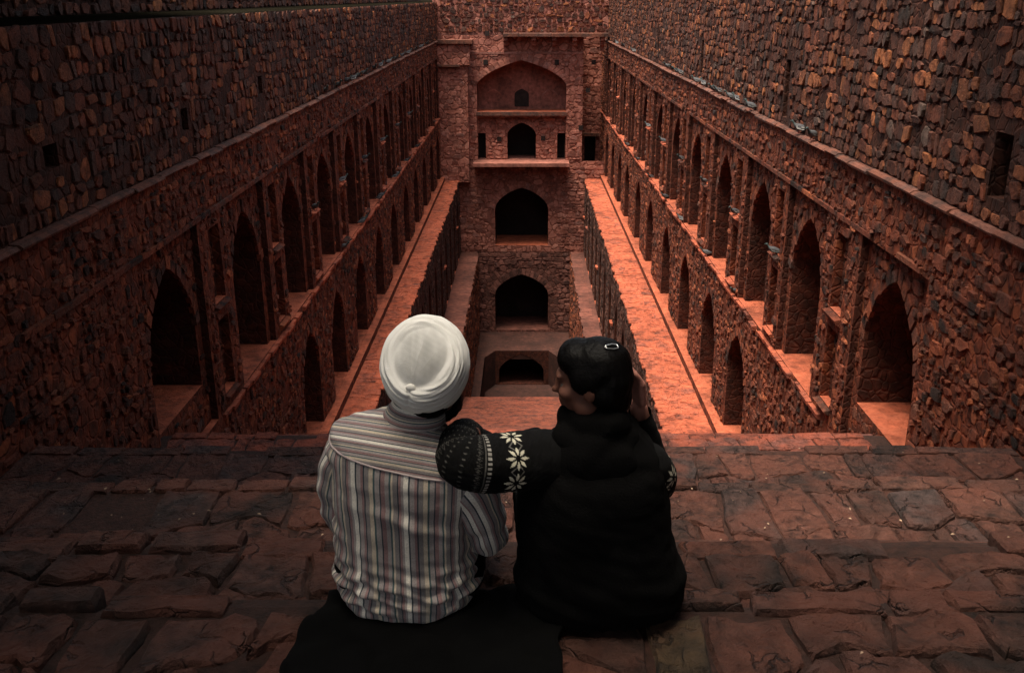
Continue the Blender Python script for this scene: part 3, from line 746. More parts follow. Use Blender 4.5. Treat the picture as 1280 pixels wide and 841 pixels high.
# ------------------------------------------------------------------ trench walls below the ledges, lower ledges, inner walls
def trench(side):
    F = Frame('T' + side)
    root = thing('trench_wall', 'lower arcaded trench wall below the ' + ('buttress end' if side == 'L' else 'doorway end') + ' ledge', 'wall', (TLX if side == 'L' else TRX, 40, EYE - H_LOW))
    ue = 63.0
    mb = MB(); cs = [26.6 + 3.1 * i for i in range(12)]
    ops = [dict(a=c - .5, b=c + .5, spring=13.2, apex=12.35, base=H_LOW - .02, depth=.45, side=1, back=1, floor=3) for c in cs]
    wall_band(mb, F, 20, ue, H_LEDGE + .01, H_LOW, ops)
    mb.build('masonry', [M['inner'], M['inner'], M['dark'], M['dust']], root)
    def surf(u, h):
        for c in cs:
            if abs(u - c) < .6 and h > 12.1: return None
        return 0.0
    pl = lay_stones(F, 21, ue, H_LEDGE + .1, H_LOW - .05, surf, (.24, .2), joint=.03, depth=(.008, .035), skip=.15, seed=41)
    print('trench', put_stones(F, pl, root, M['trench_stone'], max_single=200))
    r = random.Random(9)
    for c in cs:                       # little projecting shelves on the piers
        for hh in ((13.6,) if r.random() < .45 else ()):
            u_ = c + 1.55
            V = [F.p(a, h_, w_) for a in (u_ - .25, u_ + .25) for (h_, w_) in ((hh, -.05), (hh + .02, .14), (hh + .1, .12), (hh + .2, -.02))]
            obj('pier_shelf', mesh('pier_shelf', V, [(0, 1, 5, 4), (1, 2, 6, 5), (2, 3, 7, 6), (0, 3, 2, 1), (4, 5, 6, 7)], [M['ledge_slab']]), root)
    # lower ledge and inner wall
    xi = -3.3 if side == 'L' else 2.92; xo = TLX if side == 'L' else TRX
    lr = thing('lower_ledge', 'narrow dusty lower ledge at the foot of the ' + ('buttress side' if side == 'L' else 'doorway side') + ' trench wall', 'ledge', (xi, 48, EYE - H_LOW))
    mb = MB(); a, b = min(xi, xo), max(xi, xo)
    mb.box(a - (.3 if side == 'L' else 0), b + (.3 if side == 'R' else 0), 34.8, ue, EYE - H_LOW - .5, EYE - H_LOW - .012)
    mb.build('ledge_bed', [M['shade_toned_floor']], lr)
    y = 35.3
    while y < ue - .4:
        ly = r.uniform(.4, .8)
        V, Fc = slab_mesh(r.random(), .62 + r.uniform(-.1, .16), ly * .97, .06)
        obj('flagstone', mesh('flagstone', V, Fc, [M['shade_toned_floor']]), None, (xi + (-.3 if side == 'L' else .3) + r.uniform(-.05, .05), y + ly / 2, EYE - H_LOW))
        attach(bpy.data.objects[-1] if False else COL.objects[-1], lr)
        y += ly
    ir = thing('inner_wall', 'dark innermost wall below the ' + ('buttress side' if side == 'L' else 'doorway side') + ' lower ledge', 'wall', (xi, 50, EYE - H_BOT))
    mb = MB(); s_ = -1 if side == 'L' else 1
    mb.box(min(xi, xi + s_ * .4), max(xi, xi + s_ * .4), 34.8, ue, EYE - H_PIT - .4, EYE - H_LOW - .52)
    mb.box(min(xi + s_ * .02, xi + s_ * .4), max(xi + s_ * .02, xi + s_ * .4), 35.0, ue, EYE - H_LOW - .52, EYE - H_LOW - .45)
    mb.build('masonry', [M['inner']], ir)
    class IF(Frame):
        def p(s, u, h, w=0.0): return (xi + (w if side == 'L' else -w), u, EYE - h)
    F3 = IF('T' + side)
    pl = lay_stones(F3, 36, ue, H_LOW + .1, H_BOT, lambda u, h: 0.0, (.34, .26), joint=.03, depth=(.02, .06), skip=.1, seed=43)
    print('inner', put_stones(F3, pl, ir, M['arcade_stone'], max_single=60))
trench('L'); trench('R')

# ------------------------------------------------------------------ far end
def far_end():
    F = Frame('F')
    root = thing('end_facade', 'tall end wall of the well with four arched storeys', 'facade', (-.35, FARY, EYE - H_BOT))
    k = FARY / 62.0
    SX = lambda a: a * k
    mats = [M['far'], M['inner'], M['dark'], M['dust'], M['plaster']]
    mb = MB()
    C = -.36
    # upper rubble
    Fu = Frame('F', -.25)
    wall_band(mb, Fu, XL - .3, 5.3, -2.2, 2.25)
    # storey 1: great arch over a shallow hall
    aL, aR = C - 2.86, C + 2.86
    wall_band(mb, F, XL - .2, 3.55, 2.25, 7.3, [dict(a=aL, b=aR, spring=5.35, apex=3.75, base=6.95, depth=1.5, side=4, back=4, floor=3, k=.55)])
    # storey 1b: door wall set in below the shelf
    wall_band(mb, F, XL - .2, aL, 7.3, 10.1); wall_band(mb, F, aR, 3.55, 7.3, 10.1)
    dops = [dict(a=aL + .02, b=aL + .52, spring=8.35, apex=None, base=10.1, depth=.9, side=1, back=2),
            dict(a=C - .93, b=C + .93, spring=8.45, apex=7.68, base=10.1, depth=2.0, side=1, back=2, k=.7),
            dict(a=aR - .54, b=aR - .02, spring=8.35, apex=None, base=10.1, depth=.9, side=1, back=2)]
    wall_band(mb, F, aL, aR, 7.3, 10.1, dops, w=-.35)
    for u_, s_ in ((aL, 1), (aR, -1)):
        mb.quad(F.p(u_, 7.3, 0), F.p(u_, 10.1, 0), F.p(u_, 10.1, -.35), F.p(u_, 7.3, -.35), 1)
    # storey 2 and 3
    wall_band(mb, F, XL - .2, 5.2, 10.1, H_LOW, [dict(a=C - 1.78, b=C + 1.76, spring=13.3, apex=11.85, base=15.75, depth=3.0, side=1, back=2, floor=3, k=.7)])
    mb.build('masonry', mats, root); mb = MB(); mats2 = [M['shade_toned'], M['inner'], M['dark'], M['shade_toned_floor'], M['shade_toned_floor']]
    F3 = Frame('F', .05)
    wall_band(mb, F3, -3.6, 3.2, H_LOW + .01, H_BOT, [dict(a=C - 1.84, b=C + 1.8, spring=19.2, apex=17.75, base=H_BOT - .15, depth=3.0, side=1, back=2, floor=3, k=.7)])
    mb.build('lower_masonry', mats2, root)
    # back window and blind arches of the great hall
    w_ = MB(); Fb = Frame('F', -1.48)
    pts = [(C - .47, 6.78)] + arch_pts(C - .47, C + .47, 6.0, 5.65, k=.6) + [(C + .47, 6.78)]
    w_.add([F.p(u_, h_, -1.47) for u_, h_ in pts], [tuple(range(len(pts)))[::-1]]); w_.build('hall_window', [M['dark']], root)
    for cc in (C - 1.85, C + 1.85):
        crv = arch_pts(cc - .55, cc + .55, 6.3, 5.75, k=.7)
        v = MB()
        for (ua, va), (ub, vb) in zip(crv[:-1], crv[1:]):
            vs = [F.p(ua, va, -1.46), F.p(ub, vb, -1.46), F.p(ub, vb - .1, -1.46), F.p(ua, va - .1, -1.46), F.p(ua, va, -1.5), F.p(ub, vb, -1.5), F.p(ub, vb - .1, -1.5), F.p(ua, va - .1, -1.5)]
            v.add(vs, [(0, 1, 2, 3), (0, 4, 5, 1), (2, 6, 7, 3)])
        v.build('blind_arch', [M['far_stone']], root)
    # shelf, balcony, brackets, eaves slab
    s = MB(); s.box(aL - .05, aR + .05, FARY - .16, FARY + .3, EYE - 7.18, EYE - 6.96); s.build('hall_shelf', [M['cornice']], root)
    s = MB(); s.box(aL - .25, aR + .2, FARY - 1.25, FARY + 2.3, EYE - 10.28, EYE - 10.06); s.build('balcony_slab', [M['plaster']], root)
    for x in np.linspace(aL + .3, aR - .3, 4):
        s = MB(); s.add([(x + a, FARY - y, EYE - h_) for a in (-.14, .14) for (y, h_) in ((0, 10.28), (1.05, 10.28), (.95, 10.45), (.1, 10.8), (0, 10.8))], [(0, 1, 2, 3, 4), (9, 8, 7, 6, 5), (1, 6, 7, 2), (2, 7, 8, 3), (3, 8, 9, 4)])
        s.build('balcony_bracket', [M['far_stone']], root)
    r = random.Random(3)
    x = -1.5
    while x < 5.0:
        ln = r.uniform(.8, 1.5); e = min(x + ln, 5.1)
        s = MB(); s.box(x, e - .02, FARY - .95 - r.uniform(0, .08), FARY + .4, EYE - 2.3 - r.uniform(0, .03), EYE - 2.12); s.build('eaves_slab', [M['cornice']], root); x += ln
    for x in (-1.35, .4, 1.7, 2.95, 4.7):
        s = MB(); s.add([(x + a, FARY - y, EYE - h_) for a in (-.13, .13) for (y, h_) in ((0, 2.3), (.8, 2.3), (.78, 2.55), (.5, 2.6), (.42, 2.85), (.15, 2.9), (.1, 3.2), (0, 3.2))], [tuple(range(8)), tuple(range(15, 7, -1))] + [(i, i + 8, i + 9, i + 1) for i in range(1, 7)])
        s.build('eaves_bracket', [M['far_stone']], root)
    s = MB(); s.box(XL, 3.5, FARY - .05, FARY + .02, EYE - 3.38, EYE - 3.26); s.build('string_course', [M['far_stone']], root)
    # voussoirs
    def ring(cx, hw, spring, apex, kk, w0, n, t=.42, mm='far_stone'):
        crv = arch_pts(cx - hw, cx + hw, spring, apex, n=n, k=kk)
        for (ua, va), (ub, vb) in zip(crv[:-1], crv[1:]):
            if math.hypot(ub - ua, vb - va) < .08: continue
            def outp(u_, v_):
                d = Vector((u_ - cx, v_ - spring - .8)); d.normalize(); return (u_ + d.x * t, v_ + d.y * t)
            a2, b2 = outp(ua, va), outp(ub, vb)
            lp = lambda p_, q_, f_: (p_[0] + (q_[0] - p_[0]) * f_, p_[1] + (q_[1] - p_[1]) * f_)
            Q = [lp((ua, va), (ub, vb), .08), lp((ua, va), (ub, vb), .92), lp(a2, b2, .92), lp(a2, b2, .08)]
            vs = [F.p(*p_, w0 - .03) for p_ in Q] + [F.p(*p_, w0 + .03 + r.uniform(0, .03)) for p_ in Q]
            obj('voussoir', mesh('voussoir', vs, [(0, 1, 5, 4), (1, 2, 6, 5), (2, 3, 7, 6), (3, 0, 4, 7), (4, 5, 6, 7)], [M[mm]]), root)
    ring(C, 2.86, 5.35, 3.75, .55, 0, 13); ring(C - .01, 1.77, 13.3, 11.85, .7, 0, 11); ring(C - .02, 1.82, 19.2, 17.75, .7, .05, 11, .42, 'shade_toned_stone'); ring(C, .93, 8.45, 7.68, .7, -.35, 6, .25)
    # stones
    def surf(u, h):
        if 2.25 < h < 7.3:
            if aL - .02 < u < aR + .02 and h > 3.4:
                t = 1 - abs(u - C) / 2.86
                top = 5.35 - 1.6 * (.55 * math.sqrt(max(0, 1 - (1 - t) ** 2)) + .45 * max(t, 0))
                return None if h > top - .45 else 0.0
            return 0.0 if u < 3.5 else None
        if h < 10.1:
            if aL <= u <= aR:
                for o_ in dops:
                    if o_['a'] - .05 < u < o_['b'] + .05 and h > (7.4 if o_['apex'] else 8.2): return None
                return -.35
            return 0.0 if u < 3.5 else None
        if h < H_LOW:
            if abs(u - C) < 2.2 and h > 11.4: return None
            return 0.0
        if abs(u - C) < 2.25 and h > 17.3: return None
        return .05 if -3.5 < u < 3.1 else None
    pl = lay_stones(F, XL, 3.5, 3.4, 7.25, surf, (.42, .28), joint=.05, depth=(.01, .05), skip=.12, seed=51)
    pl += lay_stones(F, XL, 3.5, 7.32, 10.0, surf, (.42, .28), joint=.05, depth=(.02, .06), skip=.05, seed=52)
    pl += lay_stones(F, XL, 5.1, 10.4, H_LOW - .1, surf, (.45, .28), joint=.05, depth=(.02, .06), skip=.05, seed=53)
    pl3 = lay_stones(F, -3.5, 3.1, H_LOW + .05, H_BOT, surf, (.45, .28), joint=.05, depth=(.02, .06), skip=.05, seed=54)
    pu = lay_stones(Fu, XL, 5.2, -.3, 2.1, lambda u, h: 0.0, (.38, .32), joint=.06, depth=(.03, .1), skip=.03, seed=55)
    print('far', put_stones(F, pl, root, M['far_stone'], max_single=200), put_stones(Fu, pu, root, M['rubble'], max_single=90, stuff_name='upper_rubble_facing'))
    put_stones(F, pl3, root, M['shade_toned_stone'], max_single=60, stuff_name='lower_facing')
    # putlog holes: dark blocks stand in for the shade inside them
    for (x, y) in ((607, 78), (696, 78), (742, 78), (579, 128), (581, 166), (624, 175), (679, 174), (735, 113), (726, 160), (609, 42)):
        X, h = px_at(x, y, FARY); s = MB(); d_ = .36 if aL < X < aR and h > 7.4 else .075
        s.box(X - .14, X + .14, FARY - .075 + (.35 if d_ > .1 else 0), FARY - .03 + (.35 if d_ > .1 else 0), EYE - h - .15, EYE - h + .15); s.build('putlog_hole', [M['dark']], root)
    # buttress on the left
    b = thing('buttress', 'tall square stone buttress with slab top in the corner of the end wall', 'buttress', (-4.6, 62, EYE - H_LEDGE))
    mb = MB(); mb.box(XL - .1, -3.75, FARY - .75, FARY + .1, EYE - H_LEDGE - .1, EYE - 4.0); mb.box(XL - .1, -3.6, FARY - .95, FARY + .1, EYE - 4.0, EYE - 2.72); mb.build('masonry', [M['far']], b)
    s = MB(); s.box(XL - .1, -3.4, FARY - 1.15, FARY + .1, EYE - 2.72, EYE - 2.5); s.build('top_slab', [M['cornice']], b)
    s = MB(); s.box(XL - .1, -4.2, FARY - 1.1, FARY - .7, EYE - 4.1, EYE - 3.97); s.build('projecting_slab', [M['cornice']], b)
    pb = lay_stones(Frame('F', .75), XL, -3.8, 4.2, H_LEDGE, lambda u, h: 0.0, (.42, .28), joint=.04, depth=(.01, .04), skip=.15, seed=56)
    put_stones(Frame('F', .75), pb, b, M['far_stone'], max_single=80)
    # right-hand return with the doorway
    d = thing('doorway_wall', 'recessed end wall with a dark barred doorway at the ledge', 'wall', (4.4, 66.9, EYE - H_LEDGE))
    F4 = Frame('F', -(66.9 - FARY)); mb = MB()
    wall_band(mb, F4, 3.4, 5.5, 2.0, H_LEDGE, [dict(a=3.95, b=4.72, spring=9.0, apex=None, base=H_LEDGE - .15, depth=1.2, side=1, back=2)])
    mb.quad((3.55, FARY, EYE - 2.2), (3.55, 66.9, EYE - 2.2), (3.55, 66.9, EYE - H_LEDGE), (3.55, FARY, EYE - H_LEDGE), 0)
    mb.build('masonry', mats, d)
    pb = lay_stones(F4, 3.6, 5.2, 2.4, H_LEDGE - .1, lambda u, h: None if (3.85 < u < 4.85 and h > 8.8) else 0.0, (.42, .28), joint=.04, depth=(.01, .04), skip=.1, seed=57)
    put_stones(F4, pb, d, M['far_stone'], max_single=80)
    s = MB(); s.box(3.7, 4.95, 66.9 - .25, 67, EYE - 9.0, EYE - 8.8); s.build('lintel', [M['cornice']], d)
    gm = MB()
    for x in np.linspace(4.0, 4.68, 4): gm.box(x - .015, x + .015, 66.93, 66.96, EYE - H_LEDGE, EYE - 9.0)
    gm.box(3.95, 4.72, 66.925, 66.965, EYE - 10.2, EYE - 10.15); gm.build('gate_bars', [M['dark']], d)
    # bottom landing and the pit with its low arch
    bl = thing('bottom_landing', 'dim dusty landing at the foot of the end wall', 'landing', (-.3, 60, EYE - H_BOT))
    mb = MB(); PY = 59.2
    mb.box(-3.35, 2.95, PY, FARY + .1, EYE - H_BOT - .6, EYE - H_BOT); mb.box(-3.35, -2.75, 50, PY, EYE - H_BOT - .6, EYE - H_BOT); mb.box(2.05, 2.95, 50, PY, EYE - H_BOT - .6, EYE - H_BOT)
    for (xa, xb) in ((-2.75, -2.1), (2.05, 1.4)):      # canted corners of the pit
        z0, z1 = EYE - H_PIT, EYE - H_BOT - .003
        P3 = [(xa, PY + .01), (xb, PY + .01), (xa, PY - 1.3)]
        mb.add([(x, y, z0) for x, y in P3] + [(x, y, z1) for x, y in P3], [(3, 4, 5), (1, 2, 5, 4)] if xa < 0 else [(5, 4, 3), (4, 5, 2, 1)])
    mb.build('landing_slab', [M['pit_floor']], bl)
    pt = thing('pit_wall', 'low arched wall of the well pit at the bottom', 'wall', (-.3, PY, EYE - H_PIT))
    F5 = Frame('F', FARY - PY); mb = MB()
    wall_band(mb, F5, -2.75, 2.05, H_BOT + .02, H_PIT, [dict(a=C - 1.5, b=C + 1.45, spring=23.35, apex=22.12, base=H_PIT - .05, depth=2.5, side=1, back=2, k=.6)], w=.02)
    mb.box(-3.0, -2.75, 51, PY, EYE - H_PIT, EYE - H_BOT - .02, 0); mb.box(2.05, 2.3, 51, PY, EYE - H_PIT, EYE - H_BOT - .02, 0)
    mb.build('masonry', [M['inner'], M['inner'], M['dark'], M['pit_floor'], M['pit_floor']], pt)
    fl = MB(); fl.box(-3.0, 2.3, 51.0, PY + .1, EYE - H_PIT - .3, EYE - H_PIT); o = fl.build('pit_floor', [M['pit_floor']]); o['kind'] = 'structure'
far_end()

# ------------------------------------------------------------------ added trees, unseen above the frame, put round the stair head to shade it
M['leaf'] = stone_mat('leaf', [(0, (.035, .06, .018)), (.5, (.05, .085, .025)), (1, (.075, .10, .03))], nscale=20, bump=.1, mottle=.3, rough=.6)
M['bark'] = stone_mat('bark', [(0, (.08, .055, .04)), (1, (.1, .07, .05))], nscale=20, bump=1.0)
def leaf_crown(seed, rx, ry, rz, n):
    r = np.random.default_rng(seed)
    ncl = 60
    cl = r.normal(size=(ncl, 3)); cl /= np.linalg.norm(cl, axis=1, keepdims=True); cl *= r.uniform(.35, 1, (ncl, 1)) ** .6
    cl *= (rx, ry, rz)
    c = cl[r.integers(0, ncl, n)] + r.normal(size=(n, 3)) * (rx * .17, ry * .17, rz * .17)
    d1 = r.normal(size=(n, 3)); d1 /= np.linalg.norm(d1, axis=1, keepdims=True)
    d2 = np.cross(d1, r.normal(size=(n, 3))); d2 /= np.linalg.norm(d2, axis=1, keepdims=True)
    L = r.uniform(.13, .24, (n, 1)); W = L * .45
    V = np.stack([c - d1 * L, c + d2 * W, c + d1 * L, c - d2 * W], 1).reshape(-1, 3)
    F = np.arange(n * 4).reshape(n, 4)
    return mesh('crown', V, F.tolist(), [M['leaf']], False, None, {'tint': np.repeat(r.uniform(0, 1, n), 4)})
def tube(path, rad, n=10, cap=True):
    path = [Vector(p) for p in path]; V = []; F = []
    for i, p in enumerate(path):
        t = (path[min(i + 1, len(path) - 1)] - path[max(i - 1, 0)]).normalized()
        a = t.orthogonal().normalized() if i == 0 else (a - t * a.dot(t)).normalized()
        b = t.cross(a)
        for k in range(n):
            q = 2 * math.pi * k / n; V.append(p + (a * math.cos(q) + b * math.sin(q)) * rad[i])
    for i in range(len(path) - 1):
        for k in range(n): F.append((i * n + k, i * n + (k + 1) % n, (i + 1) * n + (k + 1) % n, (i + 1) * n + k))
    if cap: F += [tuple(range(n))[::-1], tuple((len(path) - 1) * n + k for k in range(n))]
    return V, F
crown_me = [leaf_crown(1, 4.6, 5.0, 2.2, 24000), leaf_crown(2, 5.0, 4.6, 2.3, 24000)]
ADDED_TREES = [(-9.4, 1.0, 0, 'added out-of-view shade tree behind the head of the mossy wall', -6.3, 1.6), (-9.6, 7.5, 1, 'added out-of-view shade tree leaning over the mossy-topped wall', -6.4, 7.4), (-9.9, 14.5, 0, 'added out-of-view shade tree over the mossy wall beside the first arch', -6.8, 13.2),
         (9.4, -1.0, 1, 'added out-of-view shade tree behind the head of the slit-pierced wall', 6.6, -.6), (9.6, 5.0, 0, 'added out-of-view shade tree leaning over the slit-pierced wall', 7.4, 6.2),
         (-2.8, -8.6, 0, 'added out-of-view shade tree behind the top of the stairs, on the mossy wall side', -1.6, -4.9), (3.4, -8.8, 1, 'added out-of-view shade tree behind the top of the stairs, on the slit wall side', 3.2, -4.8)]
for i, (x, y, k, lab, cx_, cy_) in enumerate(ADDED_TREES):
    t = thing('added_shade_tree', lab, 'tree', (x, y, EYE + .08), 'added shade trees round the head of the stairs')
    r = random.Random(i)
    L_ = lambda f: (x + (cx_ - x) * f, y + (cy_ - y) * f)
    path = [(x, y, EYE - .1), (*L_(.12), EYE + 1.6), (*L_(.4), EYE + 3.2), (*L_(.9), EYE + 5.0)]
    V, F = tube(path, [.34, .27, .22, .1], 12)
    for b in range(6):
        a = b * 1.05 + r.uniform(0, .5); s0 = Vector(path[2]) + Vector((0, 0, r.uniform(-.3, .8)))
        V2, F2 = tube([s0, s0 + Vector((math.cos(a) * 1.4, math.sin(a) * 1.4, 1.2)), s0 + Vector((math.cos(a) * 3.4, math.sin(a) * 3.4, 2.0))], [.12, .08, .03], 7)
        bb = len(V); V += V2; F += [tuple(bb + q for q in f) for f in F2]
    obj('trunk', mesh('trunk', V, F, [M['bark']], True), t)
    c = obj('crown', crown_me[k], t, (cx_, cy_, EYE + 5.0)); c.rotation_euler.z = r.uniform(0, 6)

# ------------------------------------------------------------------ pigeons
def lathe_x(prof, n=10, sq=.9):
    """prof: (x, z, r) along the body"""
    V = []; F = []
    for x, z, r_ in prof:
        for k in range(n):
            q = 2 * math.pi * k / n; V.append((x, math.cos(q) * r_ * sq, z + math.sin(q) * r_))
    for i in range(len(prof) - 1):
        for k in range(n): F.append((i * n + k, (i + 1) * n + k, (i + 1) * n + (k + 1) % n, i * n + (k + 1) % n))
    F += [tuple(range(n)), tuple((len(prof) - 1) * n + k for k in range(n))[::-1]]
    return V, F
def pigeon_mesh(seed):
    r = random.Random(seed); V = []; F = []; C_ = []
    def add(v, f, col):
        b = len(V); V.extend(v); F.extend(tuple(b + i for i in q) for q in f)
        C_.extend([col(p) if callable(col) else col for p in v])
    g1 = random.Random(seed).choice(((.05, .05, .055), (.075, .075, .08), (.03, .03, .032)))
    def bc(p):
        if p[0] > .075: return (.03, .045, .045)
        if p[0] < -.11: return (.03, .03, .035)
        return g1
    add(*lathe_x([(-.19, .085, .012), (-.15, .09, .028), (-.10, .1, .045), (-.04, .11, .062), (.02, .115, .066), (.07, .13, .052), (.1, .16, .034), (.115, .185, .027), (.13, .21, .029), (.15, .222, .027), (.168, .22, .015), (.195, .212, .003)], 10), bc)
    for s_ in (-1, 1):
        v = [(.05, s_ * .052, .145), (.03, s_ * .066, .09), (-.08, s_ * .058, .07), (-.17, s_ * .02, .09), (-.1, s_ * .045, .125), (.05, s_ * .056, .142)]
        add(v, [(0, 1, 2, 3, 4)] if s_ > 0 else [(4, 3, 2, 1, 0)], (.26, .25, .24) if seed % 2 else (.10, .098, .095))
        add(*tube([(.0, s_ * .025, .07), (.005, s_ * .027, .004)], [.006, .005], 5), (.3, .09, .08))
        add(*tube([(-.02, s_ * .027, .005), (.04, s_ * .03, .005)], [.005, .004], 5), (.3, .09, .08))
    return mesh('pigeon', V, F, [M['feather']], True, None, {'col': np.array(C_)})
M['feather'] = attr_mat('feathers', 'col', .6, .2, 90)
pg = [pigeon_mesh(i) for i in range(4)]
def pigeon(p, rz, lab, grp, k, sc_=1.05):
    o = obj('pigeon', pg[k % 4], None, p); o.rotation_euler.z = rz; o.scale = (sc_,) * 3
    tag(o, lab, 'pigeon', grp)
ORD = ['first', 'second', 'third', 'fourth', 'fifth', 'sixth', 'seventh', 'eighth', 'ninth', 'tenth', 'eleventh', 'twelfth']
def nearest(cen, u): return ORD[min(range(len(cen)), key=lambda i: abs(cen[i] - u))]
r = random.Random(4)
for i, x in enumerate((409, 425, 437, 443, 449, 457, 471, 479, 488, 496, 505, 513, 521, 529, 536)):
    u = px_wall(x, 120, XL + .08)[0]
    if u < 62: pigeon((XL + .06 + r.uniform(-.03, .04), u, EYE - H_CORN + .026), r.uniform(-1.2, 1.2), 'pigeon on the mossy wall cornice above the %s upper arch from the stairs' % nearest(CEN_L, u), 'pigeons on the mossy wall cornice', i)
for i, x in enumerate((769, 776, 790, 832, 838, 845, 849, 871, 878, 893, 899, 914, 921, 940, 1003, 1021)):
    u = px_wall(x, 120, 5.3)[0]; X = XR(u) - .06
    u = px_wall(x, 120, X)[0]
    pigeon((XR(u) - .06 + r.uniform(-.04, .03), u, EYE - H_CORN + .026), math.pi + r.uniform(-1.2, 1.2), 'pigeon on the slit wall cornice above the %s upper arch from the stairs' % nearest(CEN_R, u), 'pigeons on the slit wall cornice', i + 1)
for i, (ci, dy) in enumerate(((3, 1.6), (3, 1.9), (4, .9), (4, 1.25), (4, 1.6), (5, .7), (5, 1.3), (6, .9), (6, 1.5), (7, .6), (8, .9))):
    pigeon((XL + .05, CEN_L[ci] + dy, EYE - H_SILL + .005), r.uniform(-.8, .8), 'pigeon on the buttress-end sill course past the %s upper arch from the stairs' % ORD[ci], 'pigeons on the buttress-end sill', i)
for i, (ci, dy) in enumerate(((3, 1.3), (4, 1.5), (5, 1.2), (6, 1.0), (7, .9), (8, 1.2), (2, 1.5))):
    u = CEN_R[ci] + dy
    pigeon((XR(u) - .05, u, EYE - H_SILL + .005), math.pi + r.uniform(-.8, .8), 'pigeon on the doorway-end sill course past the %s upper arch from the stairs' % ORD[ci], 'pigeons on the doorway-end sill', i)
for i, ci in enumerate((2, 3, 4, 5, 6, 7)):
    m_ = (CEN_L[ci] + CEN_L[ci + 1]) / 2
    pigeon((XL + .06, m_, EYE - 5.265), r.uniform(-.8, .8), 'pigeon on a buttress-side niche sill beyond the %s upper arch from the stairs' % ORD[ci], 'pigeons on buttress-side niche sills', i)
    m_ = (CEN_R[ci - 1] + CEN_R[ci]) / 2
    pigeon((XR(m_) - .06, m_, EYE - 5.265), math.pi + r.uniform(-.8, .8), 'pigeon on a doorway-side niche sill beyond the %s upper arch from the stairs' % ORD[ci - 1], 'pigeons on doorway-side niche sills', i + 2)

# ------------------------------------------------------------------ loose grit and dry leaves on the steps
gr = MB(); r = random.Random(12)
for i in range(130):
    lv = r.choice(((1.65, .9, 2.7, 1.6), (2.71, 4.3, 5.1, 3.4), (2.71, 4.3, 5.1, 3.4), (4.78, 8.9, 9.75, 5.2)))
    x, y, z = r.uniform(-lv[3], lv[3]), r.uniform(lv[1], lv[2]), EYE - lv[0] + .012
    if lv[0] == 1.65 and -.7 < x < .6 and y > 1.9: continue
    s_ = r.uniform(.003, .009) * (1 if lv[0] < 2 else 1.7); a = r.uniform(0, 6)
    gr.add([(x + math.cos(a + k * 1.57) * s_ * (1, .5, 1, .5)[k], y + math.sin(a + k * 1.57) * s_ * (1, .5, 1, .5)[k], z + (.3, .5, .2, .5)[k] * s_) for k in range(4)] + [(x, y, z + s_ * .8)], [(0, 1, 4), (1, 2, 4), (2, 3, 4), (3, 0, 4)])
o = gr.build('leaf_litter', [stone_mat('litter', [(0, (.35, .2, .12)), (1, (.5, .4, .3))])]); o['kind'] = 'stuff'; o['label'] = 'dry leaf bits and pale grit scattered on the steps'; o['category'] = 'litter'

# ------------------------------------------------------------------ people
def ico(sub=2):
    import bmesh
    bm = bmesh.new(); bmesh.ops.create_icosphere(bm, subdivisions=sub, radius=1.0)
    V = np.array([v.co[:] for v in bm.verts]); F = [tuple(v.index for v in f.verts) for f in bm.faces]; bm.free(); return V, F
IV, IFc = ico(2)
def lookat(fwd, up=(0, 0, 1)):
    f = Vector(fwd).normalized(); rgt = f.cross(Vector(up)).normalized(); u = rgt.cross(f)
    return np.array(((rgt.x, f.x, u.x), (rgt.y, f.y, u.y), (rgt.z, f.z, u.z)))       # columns right, forward, up
class Blob:
    def __init__(s): s.V = []; s.F = []; s.n = 0
    def ell(s, c, rad, rot=None):
        V = IV * np.array(rad)
        if rot is not None: V = V @ rot.T
        s.V.append(V + np.array(c)); s.F += [tuple(s.n + i for i in f) for f in IFc]; s.n += len(V)
    def cap(s, p0, r0, p1, r1, k=None):
        p0, p1 = np.array(p0, float), np.array(p1, float); L = np.linalg.norm(p1 - p0)
        k = k or max(2, int(L / (min(r0, r1) * .35)) + 1)
        for i in range(k + 1):
            t = i / k; r_ = r0 + (r1 - r0) * t; s.ell(p0 + (p1 - p0) * t, (r_, r_, r_))
    def chain(s, pts):
        for (p, r_), (q, t) in zip(pts[:-1], pts[1:]): s.cap(p, r_, q, t)
    def mesh(s, name, voxel, smooth, mats, disp=None):
        me = mesh(name + '_raw', np.concatenate(s.V), s.F)
        o = bpy.data.objects.new(name + '_raw', me); COL.objects.link(o)
        m = o.modifiers.new('r', 'REMESH'); m.mode = 'VOXEL'; m.voxel_size = voxel
        if smooth:
            m = o.modifiers.new('s', 'SMOOTH'); m.factor = .5; m.iterations = smooth
        dg = bpy.context.evaluated_depsgraph_get(); dg.update()
        out = bpy.data.meshes.new_from_object(o.evaluated_get(dg))
        bpy.data.objects.remove(o); bpy.data.meshes.remove(me)
        out.name = name; out.materials.clear()
        for mt in mats: out.materials.append(mt)
        if disp is not None:
            co = np.empty(len(out.vertices) * 3, np.float32); out.vertices.foreach_get('co', co); co = co.reshape(-1, 3)
            no = np.empty(len(out.vertices) * 3, np.float32); out.vertices.foreach_get('normal', no); no = no.reshape(-1, 3)
            co = co + no * disp(co)[:, None]; out.vertices.foreach_set('co', co.astype(np.float32).ravel())
        out.polygons.foreach_set('use_smooth', np.ones(len(out.polygons), dtype=bool)); out.update()
        return out
